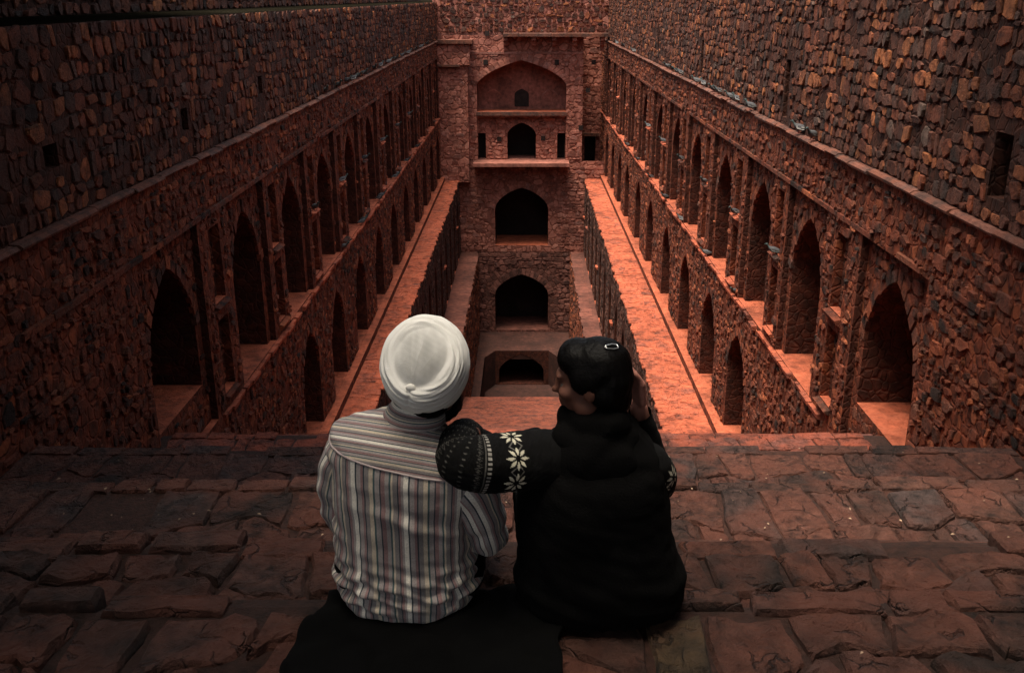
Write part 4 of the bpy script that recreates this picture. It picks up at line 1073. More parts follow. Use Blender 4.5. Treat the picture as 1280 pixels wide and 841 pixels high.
def head(B, c, fwd, s=1.0, up=(0, 0, 1)):
    Rm = lookat(fwd, up); P = lambda x, y, z: np.array(c) + Rm @ (np.array((x, y, z)) * s)
    e = lambda x, y, z, rad: B.ell(P(x, y, z), np.array(rad) * s, Rm)
    e(0, -.012, .035, (.074, .095, .085)); e(0, .03, -.02, (.06, .062, .085)); e(0, .048, -.075, (.04, .038, .035)); e(0, .07, -.088, (.02, .018, .017))
    e(0, .078, .03, (.05, .018, .02)); e(0, .09, -.005, (.011, .016, .03)); e(0, .103, -.02, (.014, .014, .011))
    e(0, .083, -.046, (.024, .014, .008)); e(0, .081, -.06, (.022, .014, .008))
    for sx in (-1, 1):
        e(sx * .04, .06, -.015, (.026, .026, .024)); e(sx * .074, -.01, -.005, (.009, .02, .03)); e(sx * .05, .01, -.055, (.022, .035, .03))
    return P, Rm
def hand(B, wrist, d, palm_n, curl=.5, s=1.0, side=1):
    """palm and five fingers; d towards the fingers, palm_n out of the palm"""
    d = Vector(d).normalized(); n = Vector(palm_n); n = (n - d * n.dot(d)).normalized(); x = d.cross(n) * side
    w_ = Vector(wrist)
    for t in np.linspace(0, 1, 5):
        for k in (-1, -.33, .33, 1): B.ell(w_ + d * (.02 + .065 * t) * s + x * k * (.018 + .010 * t) * s, (.013 * s,) * 3)
    for i, (off, L) in enumerate(((-.030, .062), (-.010, .074), (.011, .07), (.030, .055))):
        p = w_ + d * .085 * s + x * off * s; dd = d.copy(); seg = [(p, .0092 * s)]
        for k in range(3):
            a = curl * (.55 + .35 * k) * (1 + .08 * i); dd = (dd * math.cos(a) + n * math.sin(a)).normalized()
            p = p + dd * L * (.44, .32, .24)[k] * s; seg.append((p, (.0088, .0082, .007)[k] * s))
        B.chain([(tuple(a), b) for a, b in seg])
    p = w_ + d * .028 * s - x * .03 * s; q = p + (d * .6 - x * .8 + n * .3).normalized() * .038 * s; e = q + (d * .9 - x * .15 + n * .4).normalized() * .03 * s; f_ = e + (d * .9 + x * .1 + n * .5).normalized() * .024 * s
    B.chain([(tuple(p), .013 * s), (tuple(q), .0105 * s), (tuple(e), .0095 * s), (tuple(f_), .0075 * s)])

def loft(rings, n=140, m=90, expo=2.5):
    """rings: (z, cx, cy, a, b) -> grid of points (m, n, 3)"""
    rings = np.array(rings, float); zz = rings[:, 0]
    t = np.linspace(0, len(rings) - 1, m)
    # smooth (Catmull-Rom) through the rings
    def cr(col):
        p = rings[:, col]; i = np.clip(t.astype(int), 0, len(p) - 2); f = t - i
        p0, p1, p2, p3 = p[np.clip(i - 1, 0, None)], p[i], p[i + 1], p[np.clip(i + 2, None, len(p) - 1)]
        return .5 * ((2 * p1) + (-p0 + p2) * f + (2 * p0 - 5 * p1 + 4 * p2 - p3) * f ** 2 + (-p0 + 3 * p1 - 3 * p2 + p3) * f ** 3)
    z, cx, cy, a, b = (cr(k) for k in range(5))
    th = np.linspace(0, 2 * math.pi, n, endpoint=False)
    c, s_ = np.cos(th), np.sin(th)
    k = (np.abs(c) ** expo + np.abs(s_) ** expo) ** (-1 / expo)
    G = np.empty((m, n, 3))
    G[..., 0] = cx[:, None] + a[:, None] * (c * k)[None]; G[..., 1] = cy[:, None] + b[:, None] * (s_ * k)[None]; G[..., 2] = z[:, None]
    return G, th
def grid_faces(m, n, capb=False, capt=False):
    F = [(i * n + j, i * n + (j + 1) % n, (i + 1) * n + (j + 1) % n, (i + 1) * n + j) for i in range(m - 1) for j in range(n)]
    if capb: F.append(tuple(range(n))[::-1])
    if capt: F.append(tuple((m - 1) * n + j for j in range(n)))
    return F
def grid_normals(G):
    du = np.roll(G, -1, 1) - np.roll(G, 1, 1); dv = np.gradient(G, axis=0); N = np.cross(du, dv); return N / (np.linalg.norm(N, axis=2, keepdims=True) + 1e-9)
def sleeve_grid(path, rad, n=64, m=110, sq=(1, 1)):
    """smooth tube along a path of joints; returns grid, arc length fraction"""
    P = np.array(path, float); Rr = np.array(rad, float)
    t = np.linspace(0, len(P) - 1, m); i = np.clip(t.astype(int), 0, len(P) - 2); f = (t - i)[:, None]
    def cr(A):
        p0, p1, p2, p3 = A[np.clip(i - 1, 0, None)], A[i], A[i + 1], A[np.clip(i + 2, None, len(A) - 1)]
        return .5 * ((2 * p1) + (-p0 + p2) * f + (2 * p0 - 5 * p1 + 4 * p2 - p3) * f ** 2 + (-p0 + 3 * p1 - 3 * p2 + p3) * f ** 3)
    C_ = cr(P); R_ = cr(Rr[:, None])[:, 0]
    T = np.gradient(C_, axis=0); T /= np.linalg.norm(T, axis=1, keepdims=True)
    a = np.cross(T[0], (0, 0, 1.0)); a /= np.linalg.norm(a)
    G = np.empty((m, n, 3)); th = np.linspace(0, 2 * math.pi, n, endpoint=False)
    for k in range(m):
        a = a - T[k] * a.dot(T[k]); a /= np.linalg.norm(a); b = np.cross(T[k], a)
        G[k] = C_[k] + R_[k] * (np.cos(th)[:, None] * a * sq[0] + np.sin(th)[:, None] * b * sq[1])
    L = np.concatenate([[0], np.cumsum(np.linalg.norm(np.diff(C_, axis=0), axis=1))])
    return G, th, L

M['skin'] = cloth_mat('brown skin', (.13, .055, .032), rough=.5, sheen=0, wscale=120, bump=.05)
M['skin_f'] = cloth_mat('skin', (.13, .055, .038), rough=.5, sheen=0, wscale=120, bump=.05)
M['hair'] = cloth_mat('black hair', (.0035, .003, .003), rough=.45, sheen=0, wscale=180, bump=.4)
M['skin_f_col'] = attr_mat('skin with hand painted lit', 'col', .5, .05, 120)
M['black_wool'] = cloth_mat('black wool', (.0030, .0028, .0028), rough=.95, sheen=.0, wscale=170, bump=.5)
M['trouser'] = cloth_mat('black trousers', (.0045, .0045, .005), rough=.9, sheen=.0)
M['turban'] = cloth_mat('white turban cotton', (.80, .77, .71), rough=.9, sheen=.1, wscale=420, bump=.2)
M['turban_col'] = attr_mat('soiled turban cotton', 'col', .9, .25, 420)
M['cloth'] = cloth_mat('black cloth', (.0022, .0022, .0023), rough=1.0, sheen=0)
M['shoe'] = cloth_mat('shoe', (.03, .025, .022), rough=.5, sheen=0)
M['knit'] = attr_mat('patterned knit', 'col', .95, .5, 260)
M['metal'] = bpy.data.materials.new('silver clip'); _n, _l, _b = nodes_of(M['metal']); _b.inputs['Metallic'].default_value = .9; _b.inputs['Roughness'].default_value = .3; _b.inputs['Base Color'].default_value = (.75, .75, .74, 1)
M['eye'] = bpy.data.materials.new('eye white'); _n, _l, _b = nodes_of(M['eye']); _b.inputs['Base Color'].default_value = (.12, .1, .09, 1); _b.inputs['Roughness'].default_value = .2
def shirt_material():
    m = bpy.data.materials.new('striped shirt'); n, l, b = nodes_of(m)
    at = n.new('ShaderNodeAttribute'); at.attribute_name = 'stripe'
    fr = n.new('ShaderNodeMath'); fr.operation = 'FRACT'; l.new(at.outputs['Fac'], fr.inputs[0])
    W_, G1, G2, NV, TL, MV, CR = (.74, .69, .60), (.34, .30, .285), (.24, .215, .205), (.05, .06, .072), (.07, .11, .115), (.27, .165, .16), (.56, .47, .36)
    seq = [(0, W_), (.085, NV), (.115, G1), (.20, MV), (.25, NV), (.275, G2), (.36, CR), (.44, TL), (.475, G1), (.56, NV), (.585, MV), (.66, G1), (.73, TL), (.765, CR), (.80, G2), (.88, NV), (.905, MV), (.95, G1)]
    r_ = ramp(n, seq, 'CONSTANT'); l.new(fr.outputs[0], r_.inputs[0])
    nz = n.new('ShaderNodeTexNoise'); nz.inputs['Scale'].default_value = 420; l.new(geo_pos(n), nz.inputs['Vector'])
    mr = n.new('ShaderNodeMapRange'); mr.inputs[1].default_value = .3; mr.inputs[2].default_value = .7; mr.inputs[3].default_value = .75; mr.inputs[4].default_value = 1.2; l.new(nz.outputs[0], mr.inputs[0])
    mx = n.new('ShaderNodeMix'); mx.data_type = 'RGBA'; mx.blend_type = 'MULTIPLY'; mx.inputs[0].default_value = 1; l.new(r_.outputs[0], mx.inputs[6]); l.new(mr.outputs[0], mx.inputs[7])
    l.new(mx.outputs[2], b.inputs['Base Color']); b.inputs['Roughness'].default_value = .85; b.inputs['Sheen Weight'].default_value = .1; b.inputs['Specular IOR Level'].default_value = .15
    bp = n.new('ShaderNodeBump'); bp.inputs['Strength'].default_value = .2; bp.inputs['Distance'].default_value = .003; l.new(nz.outputs[0], bp.inputs['Height']); l.new(bp.outputs[0], b.inputs['Normal'])
    return m
M['shirt'] = shirt_material()
def stripe_mesh(name, V, F, vals, mat):
    """vals: per face-corner stripe coordinate, list matching faces' corners"""
    me = mesh(name, V, F, [mat], True)
    at = me.attributes.new('stripe', 'FLOAT', 'CORNER'); at.data.foreach_set('value', np.asarray(vals, np.float32)); return me

def make_man():
    root = thing('person', 'person in white turban and striped shirt sitting on the step edge', 'person', (-.33, 2.36, 0))
    B = Blob()
    # body: pelvis, torso, neck, head, arms with hands, legs
    B.chain([((-.335, 2.37, .12), .13), ((-.335, 2.36, .28), .115), ((-.33, 2.33, .42), .12), ((-.315, 2.32, .52), .085)])
    B.cap((-.44, 2.37, .115), .1, (-.23, 2.37, .115), .1); B.cap((-.44, 2.33, .50), .05, (-.19, 2.31, .46), .05)
    B.chain([((-.315, 2.32, .52), .06), ((-.285, 2.33, .60), .052), ((-.27, 2.345, .65), .055)])
    HC = (-.262, 2.345, .70)
    head(B, HC, (.28, 1, -.08), 1.0)
    B.chain([((-.495, 2.34, .49), .05), ((-.515, 2.40, .27), .038), ((-.44, 2.62, .36), .027)])
    hand(B, (-.44, 2.62, .365), (.35, .9, -.05), (0, -.1, -1), .35, side=-1)
    B.chain([((-.165, 2.32, .45), .05), ((-.11, 2.36, .23), .038), ((-.2, 2.62, .34), .027)])
    hand(B, (-.2, 2.62, .345), (-.35, .9, .0), (0, -.1, -1), .35)
    for kx, ax in ((-.47, -.46), (-.15, -.17)):
        B.chain([((-.335 + (kx + .335) * .6, 2.38, .11), .085), ((kx, 2.70, .31), .058), ((ax, 2.745, .14), .05), ((ax, 2.755, -.035), .035)])
        B.chain([((ax, 2.745, -.062), .036), ((ax, 2.84, -.078), .03), ((ax, 2.89, -.082), .024)])
    obj('body', B.mesh('body', .0062, 3, [M['skin']]), root)
    # trousers and shoes
    T = Blob(); T.cap((-.445, 2.37, .115), .112, (-.225, 2.37, .115), .112); T.cap((-.40, 2.37, .2), .1, (-.27, 2.37, .2), .1)
    for kx, ax in ((-.47, -.46), (-.15, -.17)):
        T.chain([((-.335 + (kx + .335) * .6, 2.38, .108), .1), ((kx, 2.70, .312), .078), ((ax, 2.745, .14), .068), ((ax, 2.755, -.015), .06)])
    obj('trousers', T.mesh('trousers', .009, 3, [M['trouser']], lambda c: vnoise(c, 22, 3) * .004), root)
    S = None
    for ax in (-.46, -.17):
        S = Blob(); S.chain([((ax, 2.735, -.06), .046), ((ax, 2.82, -.066), .042), ((ax, 2.9, -.072), .036)]); S.ell((ax, 2.82, -.096), (.042, .12, .014))
        obj('shoe', S.mesh('shoe', .007, 2, [M['shoe']]), root)
    # shirt torso
    rings = [(.035, -.338, 2.37, .150, .112), (.020, -.338, 2.37, .178, .138), (.055, -.338, 2.37, .192, .156), (.12, -.338, 2.37, .203, .164), (.21, -.338, 2.362, .198, .153), (.31, -.336, 2.348, .197, .145),
             (.40, -.334, 2.335, .203, .142), (.47, -.332, 2.328, .207, .138), (.52, -.328, 2.325, .198, .124), (.555, -.322, 2.325, .158, .108), (.585, -.312, 2.33, .108, .088), (.605, -.303, 2.332, .074, .072), (.622, -.298, 2.335, .062, .066)]
    G, th = loft(rings, 200, 150, 2.45)
    # right shoulder dropped and drawn back under her arm
    k = np.clip((G[..., 2] - .2) / .3, 0, 1); dx = G[..., 0] + .335
    G[..., 2] -= k * dx * .20; G[..., 1] -= k * dx * .10
    N = grid_normals(G); P = G.reshape(-1, 3); X, Y, Z = P[:, 0] + .335, P[:, 1], P[:, 2]
    f = np.zeros(len(P))
    low = np.exp(-((Z - .12) / .075) ** 2)
    f += low * (.0075 * np.sin(Z * 150 + 2.5 * np.sin(X * 14) + X * 20) + .006 * np.sin(Z * 92 - X * 38 + 1.7 * np.sin(X * 23)))
    dg = Z - .36 + X * .42                       # long drag fold under the right shoulder blade
    f += .009 * np.exp(-(dg / .018) ** 2) * np.clip((X + .1) / .1, 0, 1) * np.clip(1.2 - X / .16, 0, 1)
    f -= .006 * np.exp(-((dg - .03) / .02) ** 2) * np.clip((X + .1) / .1, 0, 1)
    f += .0045 * np.sin(X * 62 + 3 * np.sin(Z * 9) + Z * 15) * np.exp(-((Z - .3) / .13) ** 2)
    f += .004 * vnoise(P, 9, 5) + .0025 * vnoise(P, 26, 6)
    side = np.clip((np.abs(X) - .13) / .06, 0, 1); f += side * .004 * np.sin(Z * 66 + X * 30 + 2 * np.sin(Z * 23))
    P = P + N.reshape(-1, 3) * f[:, None]
    Fc = grid_faces(150, 200)
    Gx = P.reshape(150, 200, 3)
    # yoke seam: a line across the back; above it the stripes run along the seam
    sgn = lambda p: (p[2] - (.505 - .20 * (p[0] + .335)))
    ang = np.zeros((150, 200)); ang[:] = th[None]
    arc = ang * .205 / .14                       # ~ arc length / repeat
    vals = []
    Zr = P[:, 2]
    for i in range(149):
        for j in range(200):
            ids = (i * 200 + j, i * 200 + (j + 1) % 200, (i + 1) * 200 + (j + 1) % 200, (i + 1) * 200 + j)
            c = (P[ids[0]] + P[ids[2]]) / 2
            if sgn(c) > 0: vals += [(P[q][2] + .20 * (P[q][0] + .335) + P[q][1] * .55) / .085 for q in ids]
            else:
                a0, a1 = arc[i, j], arc[i, j] + (th[1] - th[0]) * .205 / .14
                vals += [a0, a1, a1, a0]
    sh = obj('shirt', stripe_mesh('shirt', P, Fc, vals, M['shirt']), root)
    # yoke seam ridge
    seam = []
    for j in range(200):
        col = Gx[:, j]; d = np.array([sgn(p) for p in col]); q = np.where((d[:-1] < 0) & (d[1:] >= 0))[0]
        if len(q) and col[q[-1]][1] < 2.36: seam.append(tuple(col[q[-1]] + N.reshape(150, 200, 3)[q[-1], j] * .0015))
    V, F = tube(seam, [.0028] * len(seam), 6); obj('yoke_seam', mesh('yoke_seam', V, F, [cloth_mat('seam', (.42, .34, .33))], True), sh)
    # collar
    cg = []
    for (z, a, b, dy) in ((.598, .083, .083, -.004), (.618, .078, .078, 0), (.640, .069, .071, .006), (.648, .066, .068, .008), (.646, .061, .063, .008), (.618, .058, .06, .004)):
        cg.append([(-.30 + a * math.cos(t) + (z - .6) * .35, 2.332 + dy + b * math.sin(t), z - .12 * a * math.cos(t) + .012 * max(0, math.sin(t)) * 0 - .02 * max(0, math.sin(t))) for t in np.linspace(0, 2 * math.pi, 64, endpoint=False)])
    cgA = np.array(cg); Fcc = grid_faces(len(cg), 64)
    vv = []
    for i in range(len(cg) - 1):
        for j in range(64): vv += [(cgA[ii, jj % 64, 2] + .12 * cgA[ii, jj % 64, 0]) / .075 for ii, jj in ((i, j), (i, j + 1), (i + 1, j + 1), (i + 1, j))]
    obj('collar', stripe_mesh('collar', cgA.reshape(-1, 3), Fcc, vv, M['shirt']), sh)
    # sleeves
    for path, rad, seed in (([(-.40, 2.335, .505), (-.47, 2.338, .485), (-.505, 2.36, .40), (-.518, 2.385, .30), (-.515, 2.42, .255), (-.485, 2.50, .262)], [.075, .076, .070, .062, .060, .056], 1),
                            ([(-.24, 2.30, .455), (-.175, 2.29, .425), (-.137, 2.30, .35), (-.118, 2.325, .27), (-.112, 2.35, .225), (-.125, 2.40, .21)], [.075, .078, .07, .06, .056, .056], 2)):
        G, th, L = sleeve_grid(path, rad, 72, 80); N = grid_normals(G)
        P = G.reshape(-1, 3); LL = np.repeat(L, 72)
        f = .0035 * np.sin(LL * 80 + 2 * np.sin(np.tile(th, 80) * 2 + seed) + seed) * np.clip(LL / .25, .15, 1) + .004 * vnoise(P, 16, seed)
        P = P - N.reshape(-1, 3) * f[:, None]
        st = (th[1] - th[0]); vals = []
        for i in range(79):
            for j in range(72): a0 = j * st * .072 / .14; a1 = (j + 1) * st * .072 / .14; vals += [a0, a1, a1, a0]
        so = obj('sleeve', stripe_mesh('sleeve', P, grid_faces(80, 72), vals, M['shirt']), sh)
    # turban: cap at the back, thick wraps round it
    n, m = 260, 170; th = np.linspace(0, 2 * math.pi, n, endpoint=False); ph = np.linspace(.02, math.pi * .80, m)
    TH2, PH = np.meshgrid(th, ph)
    D = np.stack([np.sin(PH) * np.cos(TH2), np.sin(PH) * np.sin(TH2), np.cos(PH)], 2)
    Rt = np.array(Matrix.Rotation(R(10), 3, 'Y') @ Matrix.Rotation(R(8), 3, 'X'))
    dcap = np.array((-.16, -.66, .73)); dcap /= np.linalg.norm(dcap)
    up_ = np.array((0, 0, 1.0)); ex = np.cross(dcap, up_); ex /= np.linalg.norm(ex); ey = np.cross(ex, dcap)
    cosA = D @ dcap; A = np.arccos(np.clip(cosA, -1, 1)); px_, py_ = D @ ex, D @ ey; az = np.arctan2(px_, -py_)   # az 0 at the knot, below the cap
    rim = .74 + .10 * np.cos(az) + .05 * np.sin(az * 2 + .6)
    base = 1.0
    roll = 1 / (1 + np.exp(-(A - rim) / .025))
    swirl = A * 1.0 + .16 * np.sin(az * .5) ** 2 * 2 + .10 * np.cos(az - .8)
    folds = .034 * np.abs(np.sin(swirl * 7.5 + .8 * np.sin(az * 1.0 + .5))) ** .45 + .017 * np.abs(np.sin(swirl * 14 + 2 * np.sin(az * 1.5))) ** .5 + .011 * np.sin(swirl * 46 + 3 * np.sin(az * 2 + 1)) + .006 * np.sin(swirl * 83 + 4 * np.sin(az * 1.3 + 2))
    bul = roll * (.05 + .025 * np.sin(az) + folds + .05 * np.exp(-((A - rim - .28) / .3) ** 2))
    kd = np.hypot(px_ - .0, py_ + np.sin(.80)); ka = np.arctan2(px_, py_ + .72)
    pleat = (1 - roll) * (.009 * np.exp(-(ka / .07) ** 2) + .006 * np.exp(-((ka - .33) / .05) ** 2) + .004 * np.exp(-((ka + .42) / .05) ** 2))
    cleft = -.035 * roll * np.exp(-(az / .045) ** 2) * np.exp(-((A - rim) / .5) ** 2)
    rad = base + bul + pleat + cleft + .012 * vnoise(D.reshape(-1, 3), 2.2, 9).reshape(m, n)
    Pt = D * rad[..., None] * np.array((.105, .122, .116)); Pt = Pt @ Rt.T + np.array(HC) + np.array((0, -.010, .045))
    # drop of cloth: pull lower edge in to the head
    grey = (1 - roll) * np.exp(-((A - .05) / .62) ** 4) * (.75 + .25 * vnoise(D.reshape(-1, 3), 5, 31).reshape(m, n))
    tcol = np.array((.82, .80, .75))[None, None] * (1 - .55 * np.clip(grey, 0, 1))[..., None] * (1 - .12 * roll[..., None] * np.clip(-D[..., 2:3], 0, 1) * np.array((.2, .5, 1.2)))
    tu = obj('turban', mesh('turban', Pt.reshape(-1, 3), grid_faces(m, n, True, True), [M['turban_col']], True, None, {'col': tcol.reshape(-1, 3)}), root)
    i = np.argmin(np.abs(az) * 3 + np.abs(A - rim + .03)); kn = Pt.reshape(-1, 3)[i]
    K = Blob(); K.ell(kn, (.015, .009, .011)); K.ell(kn + (.006, 0, -.004), (.012, .008, .008)); obj('knot', K.mesh('knot', .003, 2, [M['turban']]), tu)
    # beard and hair at the nape
    Hh = Blob(); P_ = lambda a, b, c: (HC[0] + a, HC[1] + b, HC[2] + c)
    Hh.ell(P_(.0, -.05, -.045), (.062, .04, .045)); Hh.ell(P_(.055, .03, -.07), (.035, .06, .05)); Hh.ell(P_(-.03, .05, -.085), (.05, .055, .045)); Hh.ell(P_(.03, .075, -.105), (.045, .05, .05))
    obj('beard', Hh.mesh('beard', .006, 2, [M['hair']], lambda c: vnoise(c, 60, 2) * .003), root)
make_man()

def make_woman():
    root = thing('person', 'person in black patterned cardigan with arm round the turbaned companion', 'person', (.2, 2.36, 0))
    B = Blob(); cx = .2
    B.chain([((cx, 2.37, .125), .135), ((cx, 2.365, .28), .11), ((.195, 2.35, .40), .11), ((.185, 2.34, .50), .08)])
    B.cap((cx - .11, 2.37, .115), .105, (cx + .11, 2.37, .115), .105); B.cap((.05, 2.33, .475), .045, (.31, 2.34, .475), .045)
    B.chain([((.185, 2.34, .50), .055), ((.178, 2.335, .57), .048), ((.172, 2.34, .64), .05)])
    HC = (.168, 2.33, .70); FW = (-1, .28, -.10)
    P_, Rm = head(B, HC, FW, .95)
    # arm over his shoulder
    B.chain([((.05, 2.33, .48), .045), ((-.165, 2.235, .53), .038), ((-.155, 2.33, .545), .034), ((-.15, 2.43, .47), .026)])
    hand(B, (-.15, 2.43, .47), (-.1, .25, -.95), (0, -.95, -.2), .3, .95)
    B.chain([((.32, 2.34, .47), .045), ((.365, 2.46, .33), .038), ((.305, 2.41, .59), .026)])
    hand(B, (.308, 2.40, .60), (-.16, -.14, .95), (-.8, -.3, -.1), .4, 1.0)
    for kx in (.02, .30):
        B.chain([((cx + (kx - cx) * .6, 2.38, .11), .09), ((kx, 2.70, .31), .058), ((kx, 2.745, .14), .05), ((kx, 2.755, -.035), .034)])
        B.chain([((kx, 2.745, -.062), .034), ((kx, 2.84, -.078), .028), ((kx, 2.88, -.082), .022)])
    bm_ = B.mesh('body', .0060, 3, [M['skin_f_col']])
    bv = np.empty(len(bm_.vertices) * 3, np.float32); bm_.vertices.foreach_get('co', bv); bv = bv.reshape(-1, 3)
    palm = np.clip(1.5 - np.linalg.norm(bv - np.array((.295, 2.39, .66)), axis=1) / .07, 0, 1)[:, None]          # raised hand lightened: light falling on it is put into the skin colour
    cc_ = np.array((.13, .055, .038)) * (1 - palm) + np.array((.46, .20, .155)) * palm
    at_ = bm_.attributes.new('col', 'FLOAT_COLOR', 'POINT'); at_.data.foreach_set('color', np.concatenate([cc_, np.ones((len(cc_), 1))], 1).astype(np.float32).ravel())
    obj('body', bm_, root)
    for sx in (-1, 1):
        K = Blob(); K.ell(P_(sx * .034, .068, .0), (.0115,) * 3); e = obj('eye', K.mesh('eye', .004, 1, [M['eye']]), root)
    T = Blob(); T.cap((cx - .1, 2.38, .112), .112, (cx + .1, 2.38, .112), .112)
    for kx in (.02, .30): T.chain([((cx + (kx - cx) * .6, 2.38, .108), .1), ((kx, 2.70, .312), .08), ((kx, 2.745, .14), .07), ((kx, 2.755, -.015), .062)])
    obj('trousers', T.mesh('trousers', .009, 3, [M['trouser']], lambda c: vnoise(c, 22, 3) * .004), root)
    for kx in (.02, .30):
        S = Blob(); S.chain([((kx, 2.735, -.06), .043), ((kx, 2.82, -.066), .039), ((kx, 2.89, -.072), .033)]); S.ell((kx, 2.815, -.096), (.039, .11, .014)); obj('shoe', S.mesh('shoe', .007, 2, [M['shoe']]), root)
    rings = [(.03, cx + .005, 2.37, .19, .13), (.014, cx + .008, 2.37, .212, .16), (.045, cx + .008, 2.37, .234, .178), (.11, cx + .006, 2.37, .240, .184), (.19, cx - .004, 2.362, .220, .172), (.27, cx - .018, 2.352, .212, .160),
             (.36, cx - .022, 2.342, .203, .154), (.43, cx - .014, 2.338, .187, .145), (.48, cx - .012, 2.34, .172, .126), (.52, cx - .012, 2.338, .152, .115), (.553, cx - .012, 2.335, .122, .102), (.58, cx - .014, 2.332, .098, .09), (.61, cx - .016, 2.332, .08, .078)]
    G, th = loft(rings, 160, 120, 2.4); N = grid_normals(G); P = G.reshape(-1, 3); Z = P[:, 2]; X = P[:, 0] - cx
    f = .006 * vnoise(P, 8, 11) + .003 * vnoise(P, 24, 12) + .006 * np.abs(np.sin(X * 16 + Z * 11 + 1.5 * np.sin(Z * 12))) ** .6 * np.exp(-((Z - .27) / .14) ** 2) + .0025 * np.sin(np.arctan2(P[:, 1] - 2.37, X) * 90) * (Z < .05) + np.exp(-((Z - .13) / .08) ** 2) * .0025 * np.sin(Z * 70 + 3 * np.sin(X * 9) + X * 14)
    P = P + N.reshape(-1, 3) * f[:, None]
    ca = obj('cardigan', mesh('cardigan', P, grid_faces(120, 160), [M['black_wool']], True), root)
    # pale ribbed edge under the hem
    hem = [tuple(p) for p in P.reshape(120, 160, 3)[4]]; hs = [q for q in hem if q[1] < 2.33 and -.15 < q[0] - cx < .17]
    hs = sorted(hs, key=lambda q: q[0]); V, F = tube([(q[0], q[1] + .006, .010) for q in hs], [.0048] * len(hs), 6); obj('underlayer_hem', mesh('underlayer_hem', V, F, [cloth_mat('pale hem', (.33, .27, .18))], True), ca)
    # hood folds round the neck
    H = Blob(); H.chain([((.105, 2.30, .555), .045), ((.18, 2.27, .55), .055), ((.25, 2.30, .55), .05), ((.27, 2.38, .545), .04)]); H.ell((.19, 2.25, .50), (.105, .04, .08)); H.ell((.185, 2.315, .60), (.088, .078, .055)); H.ell((.205, 2.285, .60), (.065, .055, .06)); H.ell((.12, 2.335, .60), (.045, .05, .045))
    obj('hood', H.mesh('hood', .008, 4, [M['black_wool']], lambda c: vnoise(c, 12, 8) * .004), ca)
    # patterned sleeves: colour worked into the knit
    BK, WH, GRY = np.array((.0035, .0033, .0033)), np.array((.62, .58, .45)), np.array((.16, .15, .135))
    def star(u, v):        # eight-petalled snowflake in a unit cell (-.5...5)
        rr = np.hypot(u, v); a = np.arctan2(v, u) + math.pi / 8; s_ = np.abs(((a / (math.pi / 4)) % 1) - .5) * (math.pi / 4) * rr
        pet = (rr > .10) & (rr < .47) & (s_ < .062 * np.minimum(1, 2.4 * np.minimum(np.clip((rr - .10) / .37, 0, 1), 1 - np.clip((rr - .10) / .37, 0, 1))))
        dia = np.abs(np.abs(u) + np.abs(np.abs(v) - .5) - .26) < .022
        return pet, dia
    def knit(G, th, L, rad, s_star, s_dot, s_fine, flip=0.0, cellw=.070):
        m, n = G.shape[:2]; col = np.tile(BK, (m, n, 1)); LL = L[:, None] + np.zeros((m, n)); PHI = (th[None] + flip) * rad + np.zeros((m, n))
        v = ((PHI / cellw) % 1) - .5; u = (LL - s_star) / cellw
        pet, dia = star(u, v); inb = np.abs(u) < .5
        col[inb & dia] = GRY; col[inb & pet] = WH
        for s0 in s_dot:
            d = np.abs(LL - s0) < .0035; col[d & (((PHI / .0125) % 1) < .55)] = GRY * 1.9
            col[np.abs(LL - s0 - .008) < .0014] = GRY * .5
        if s_fine:
            a, b = s_fine; inz = (LL > a) & (LL < b); q1 = ((LL / .017) % 1); q2 = ((PHI / .017 + np.floor(LL / .017) * .5) % 1)
            col[inz & (np.hypot(q1 - .5, (q2 - .5)) < .13)] = GRY * .45
            col[inz & (np.abs(q1 - np.abs(q2 - .5) * 1.4) < .07) & ((np.floor(LL / .017) % 3) == 1)] = GRY * .4
        return col.reshape(-1, 3)
    path = [(.12, 2.335, .475), (.06, 2.31, .487), (-.03, 2.27, .50), (-.10, 2.238, .512), (-.148, 2.228, .52), (-.176, 2.25, .528), (-.175, 2.31, .545), (-.165, 2.385, .52), (-.152, 2.43, .46)]
    G, th, L = sleeve_grid(path, [.074, .078, .078, .077, .074, .064, .052, .046, .04], 240, 330)
    col = knit(G, th, L, .078, .195, (.262,), (.275, .56), flip=.35)
    P = G.reshape(-1, 3); N = grid_normals(G).reshape(-1, 3); P = P - N * (.004 * vnoise(P, 14, 4) + .0015 * vnoise(P, 50, 6))[:, None]
    obj('sleeve', mesh('sleeve', P, grid_faces(330, 240), [M['knit']], True, None, {'col': col}), ca)
    path = [(.25, 2.335, .455), (.315, 2.335, .455), (.352, 2.385, .40), (.368, 2.45, .345), (.362, 2.475, .36), (.335, 2.45, .46), (.307, 2.413, .575)]
    G, th, L = sleeve_grid(path, [.066, .068, .064, .058, .054, .046, .034], 200, 260)
    col = knit(G, th, L, .064, .115, (.185,), (.20, .30), flip=.2)
    P = G.reshape(-1, 3); N = grid_normals(G).reshape(-1, 3); P = P - N * (.004 * vnoise(P, 14, 5))[:, None]
    obj('sleeve', mesh('sleeve', P, grid_faces(260, 200), [M['knit']], True, None, {'col': col}), ca)
    # hair gathered low at the back, clip
    H = Blob(); Rr = Rm
    def e(x, y, z, rad): H.ell(P_(x, y, z), np.array(rad) * .93, Rr)
    e(0, -.022, .047, (.088, .100, .088)); e(0, .035, .075, (.076, .058, .055)); e(0, -.055, .012, (.080, .068, .078)); e(0, -.066, -.045, (.06, .048, .05))
    e(.062, .0, .03, (.028, .05, .05)); e(-.062, .0, .03, (.028, .05, .05)); e(-.055, -.045, -.02, (.03, .042, .042)); e(.055, -.045, -.02, (.03, .042, .042))
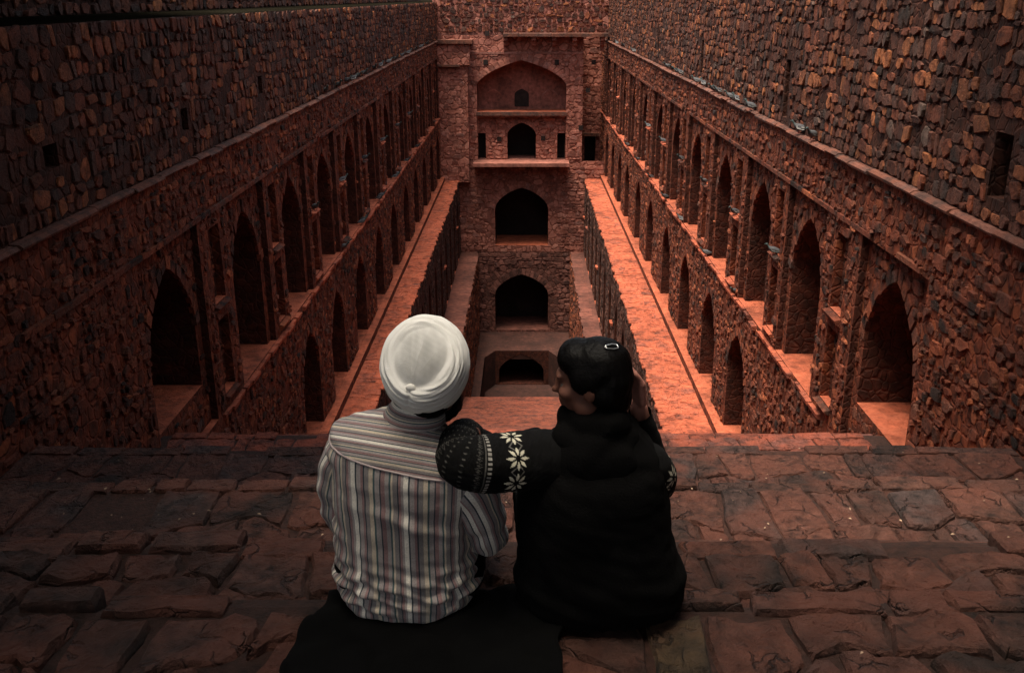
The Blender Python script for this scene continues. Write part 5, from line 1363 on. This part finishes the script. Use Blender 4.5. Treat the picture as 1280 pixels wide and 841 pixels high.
    h = obj('hair', H.mesh('hair', .006, 16, [M['hair']], lambda c: (np.sin(np.arctan2(c[:, 0] - .15, c[:, 1] - 2.30) * 34 + (c[:, 2] - .7) * 60 + 2 * vnoise(c, 10, 7)) * .0009 + np.sin(np.arctan2(c[:, 0] - .15, c[:, 1] - 2.30) * 71 + 3 * vnoise(c, 14, 8)) * .0006 + vnoise(c, 9, 3) * .0015)), root)
    # silver snap clip: a bent loop lying on the hair, near the crown's right
    hv = np.empty(len(h.data.vertices) * 3, np.float32); h.data.vertices.foreach_get('co', hv); hv = hv.reshape(-1, 3); hn = np.empty_like(hv).ravel(); h.data.vertices.foreach_get('normal', hn); hn = hn.reshape(-1, 3)
    pr = np.array([to_px(*p)[:2] for p in hv]); dist = np.hypot(pr[:, 0] - 764, pr[:, 1] - 435) + np.where(hn[:, 1] > .25, 1e3, 0)
    i = int(np.argmin(dist)); c, nn = Vector(hv[i]), Vector(hn[i]); t1 = Vector((1, 0, .55)); t1 = (t1 - nn * t1.dot(nn)).normalized(); t2 = nn.cross(t1)
    lp = [c + nn * (.004 + .012 * (1 - math.cos(a * 0)) * 0) + t1 * (.019 * ca_) + t2 * sa * 1.05 for ca_, sa, a in ((-1, 0, 0), (-.75, .0045, 0), (.2, .0075, 0), (.9, .006, 0), (1.0, 0, 0), (.9, -.006, 0), (.2, -.0075, 0), (-.75, -.0045, 0), (-1, 0, 0))]
    V, F = tube(lp, [.0014] * len(lp), 6); obj('hair_clip', mesh('hair_clip', V, F, [M['metal']], True), h)
make_woman()

# black cloth under the couple, widened to stand in for shadow on the stone
nx, ny = 60, 50; Vc = []
for j in range(ny):
    for i in range(nx):
        a, b = i / (nx - 1), j / (ny - 1)
        xl = -.60 + .035 * max(0, (b - .7) / .3) - .03 * math.exp(-((b - .55) / .2) ** 2); xr = .13 - .05 * b + .02 * math.sin(b * 9)
        Vc.append((xl + (xr - xl) * a + .008 * math.sin(b * 23 + 2 * a), 1.72 + (2.375 - 1.72 + .03 * a) * b + .010 * math.sin(a * 17), .018))
Vc = np.array(Vc); q_ = Vc * (1, 1, 0)
Vc[:, 2] += np.clip(.016 * vnoise(q_, 7, 21) + .016 * np.abs(np.sin((q_[:, 0] * 15 + q_[:, 1] * 9) + 2 * vnoise(q_, 4, 22))) ** .5 * np.clip((q_[:, 1] - 1.7) * 3, .2, 1), -.004, .035)
o = obj('sitting_cloth_and_shade', mesh('sitting_cloth_and_shade', Vc, [(j * nx + i, j * nx + i + 1, (j + 1) * nx + i + 1, (j + 1) * nx + i) for j in range(ny - 1) for i in range(nx - 1)], [M['cloth']], True))
sm = o.modifiers.new('thickness', 'SOLIDIFY'); sm.thickness = .006; sm.offset = 1
tag(o, 'black cloth on the step beneath the seated couple, widened to stand in for shadow', 'cloth')
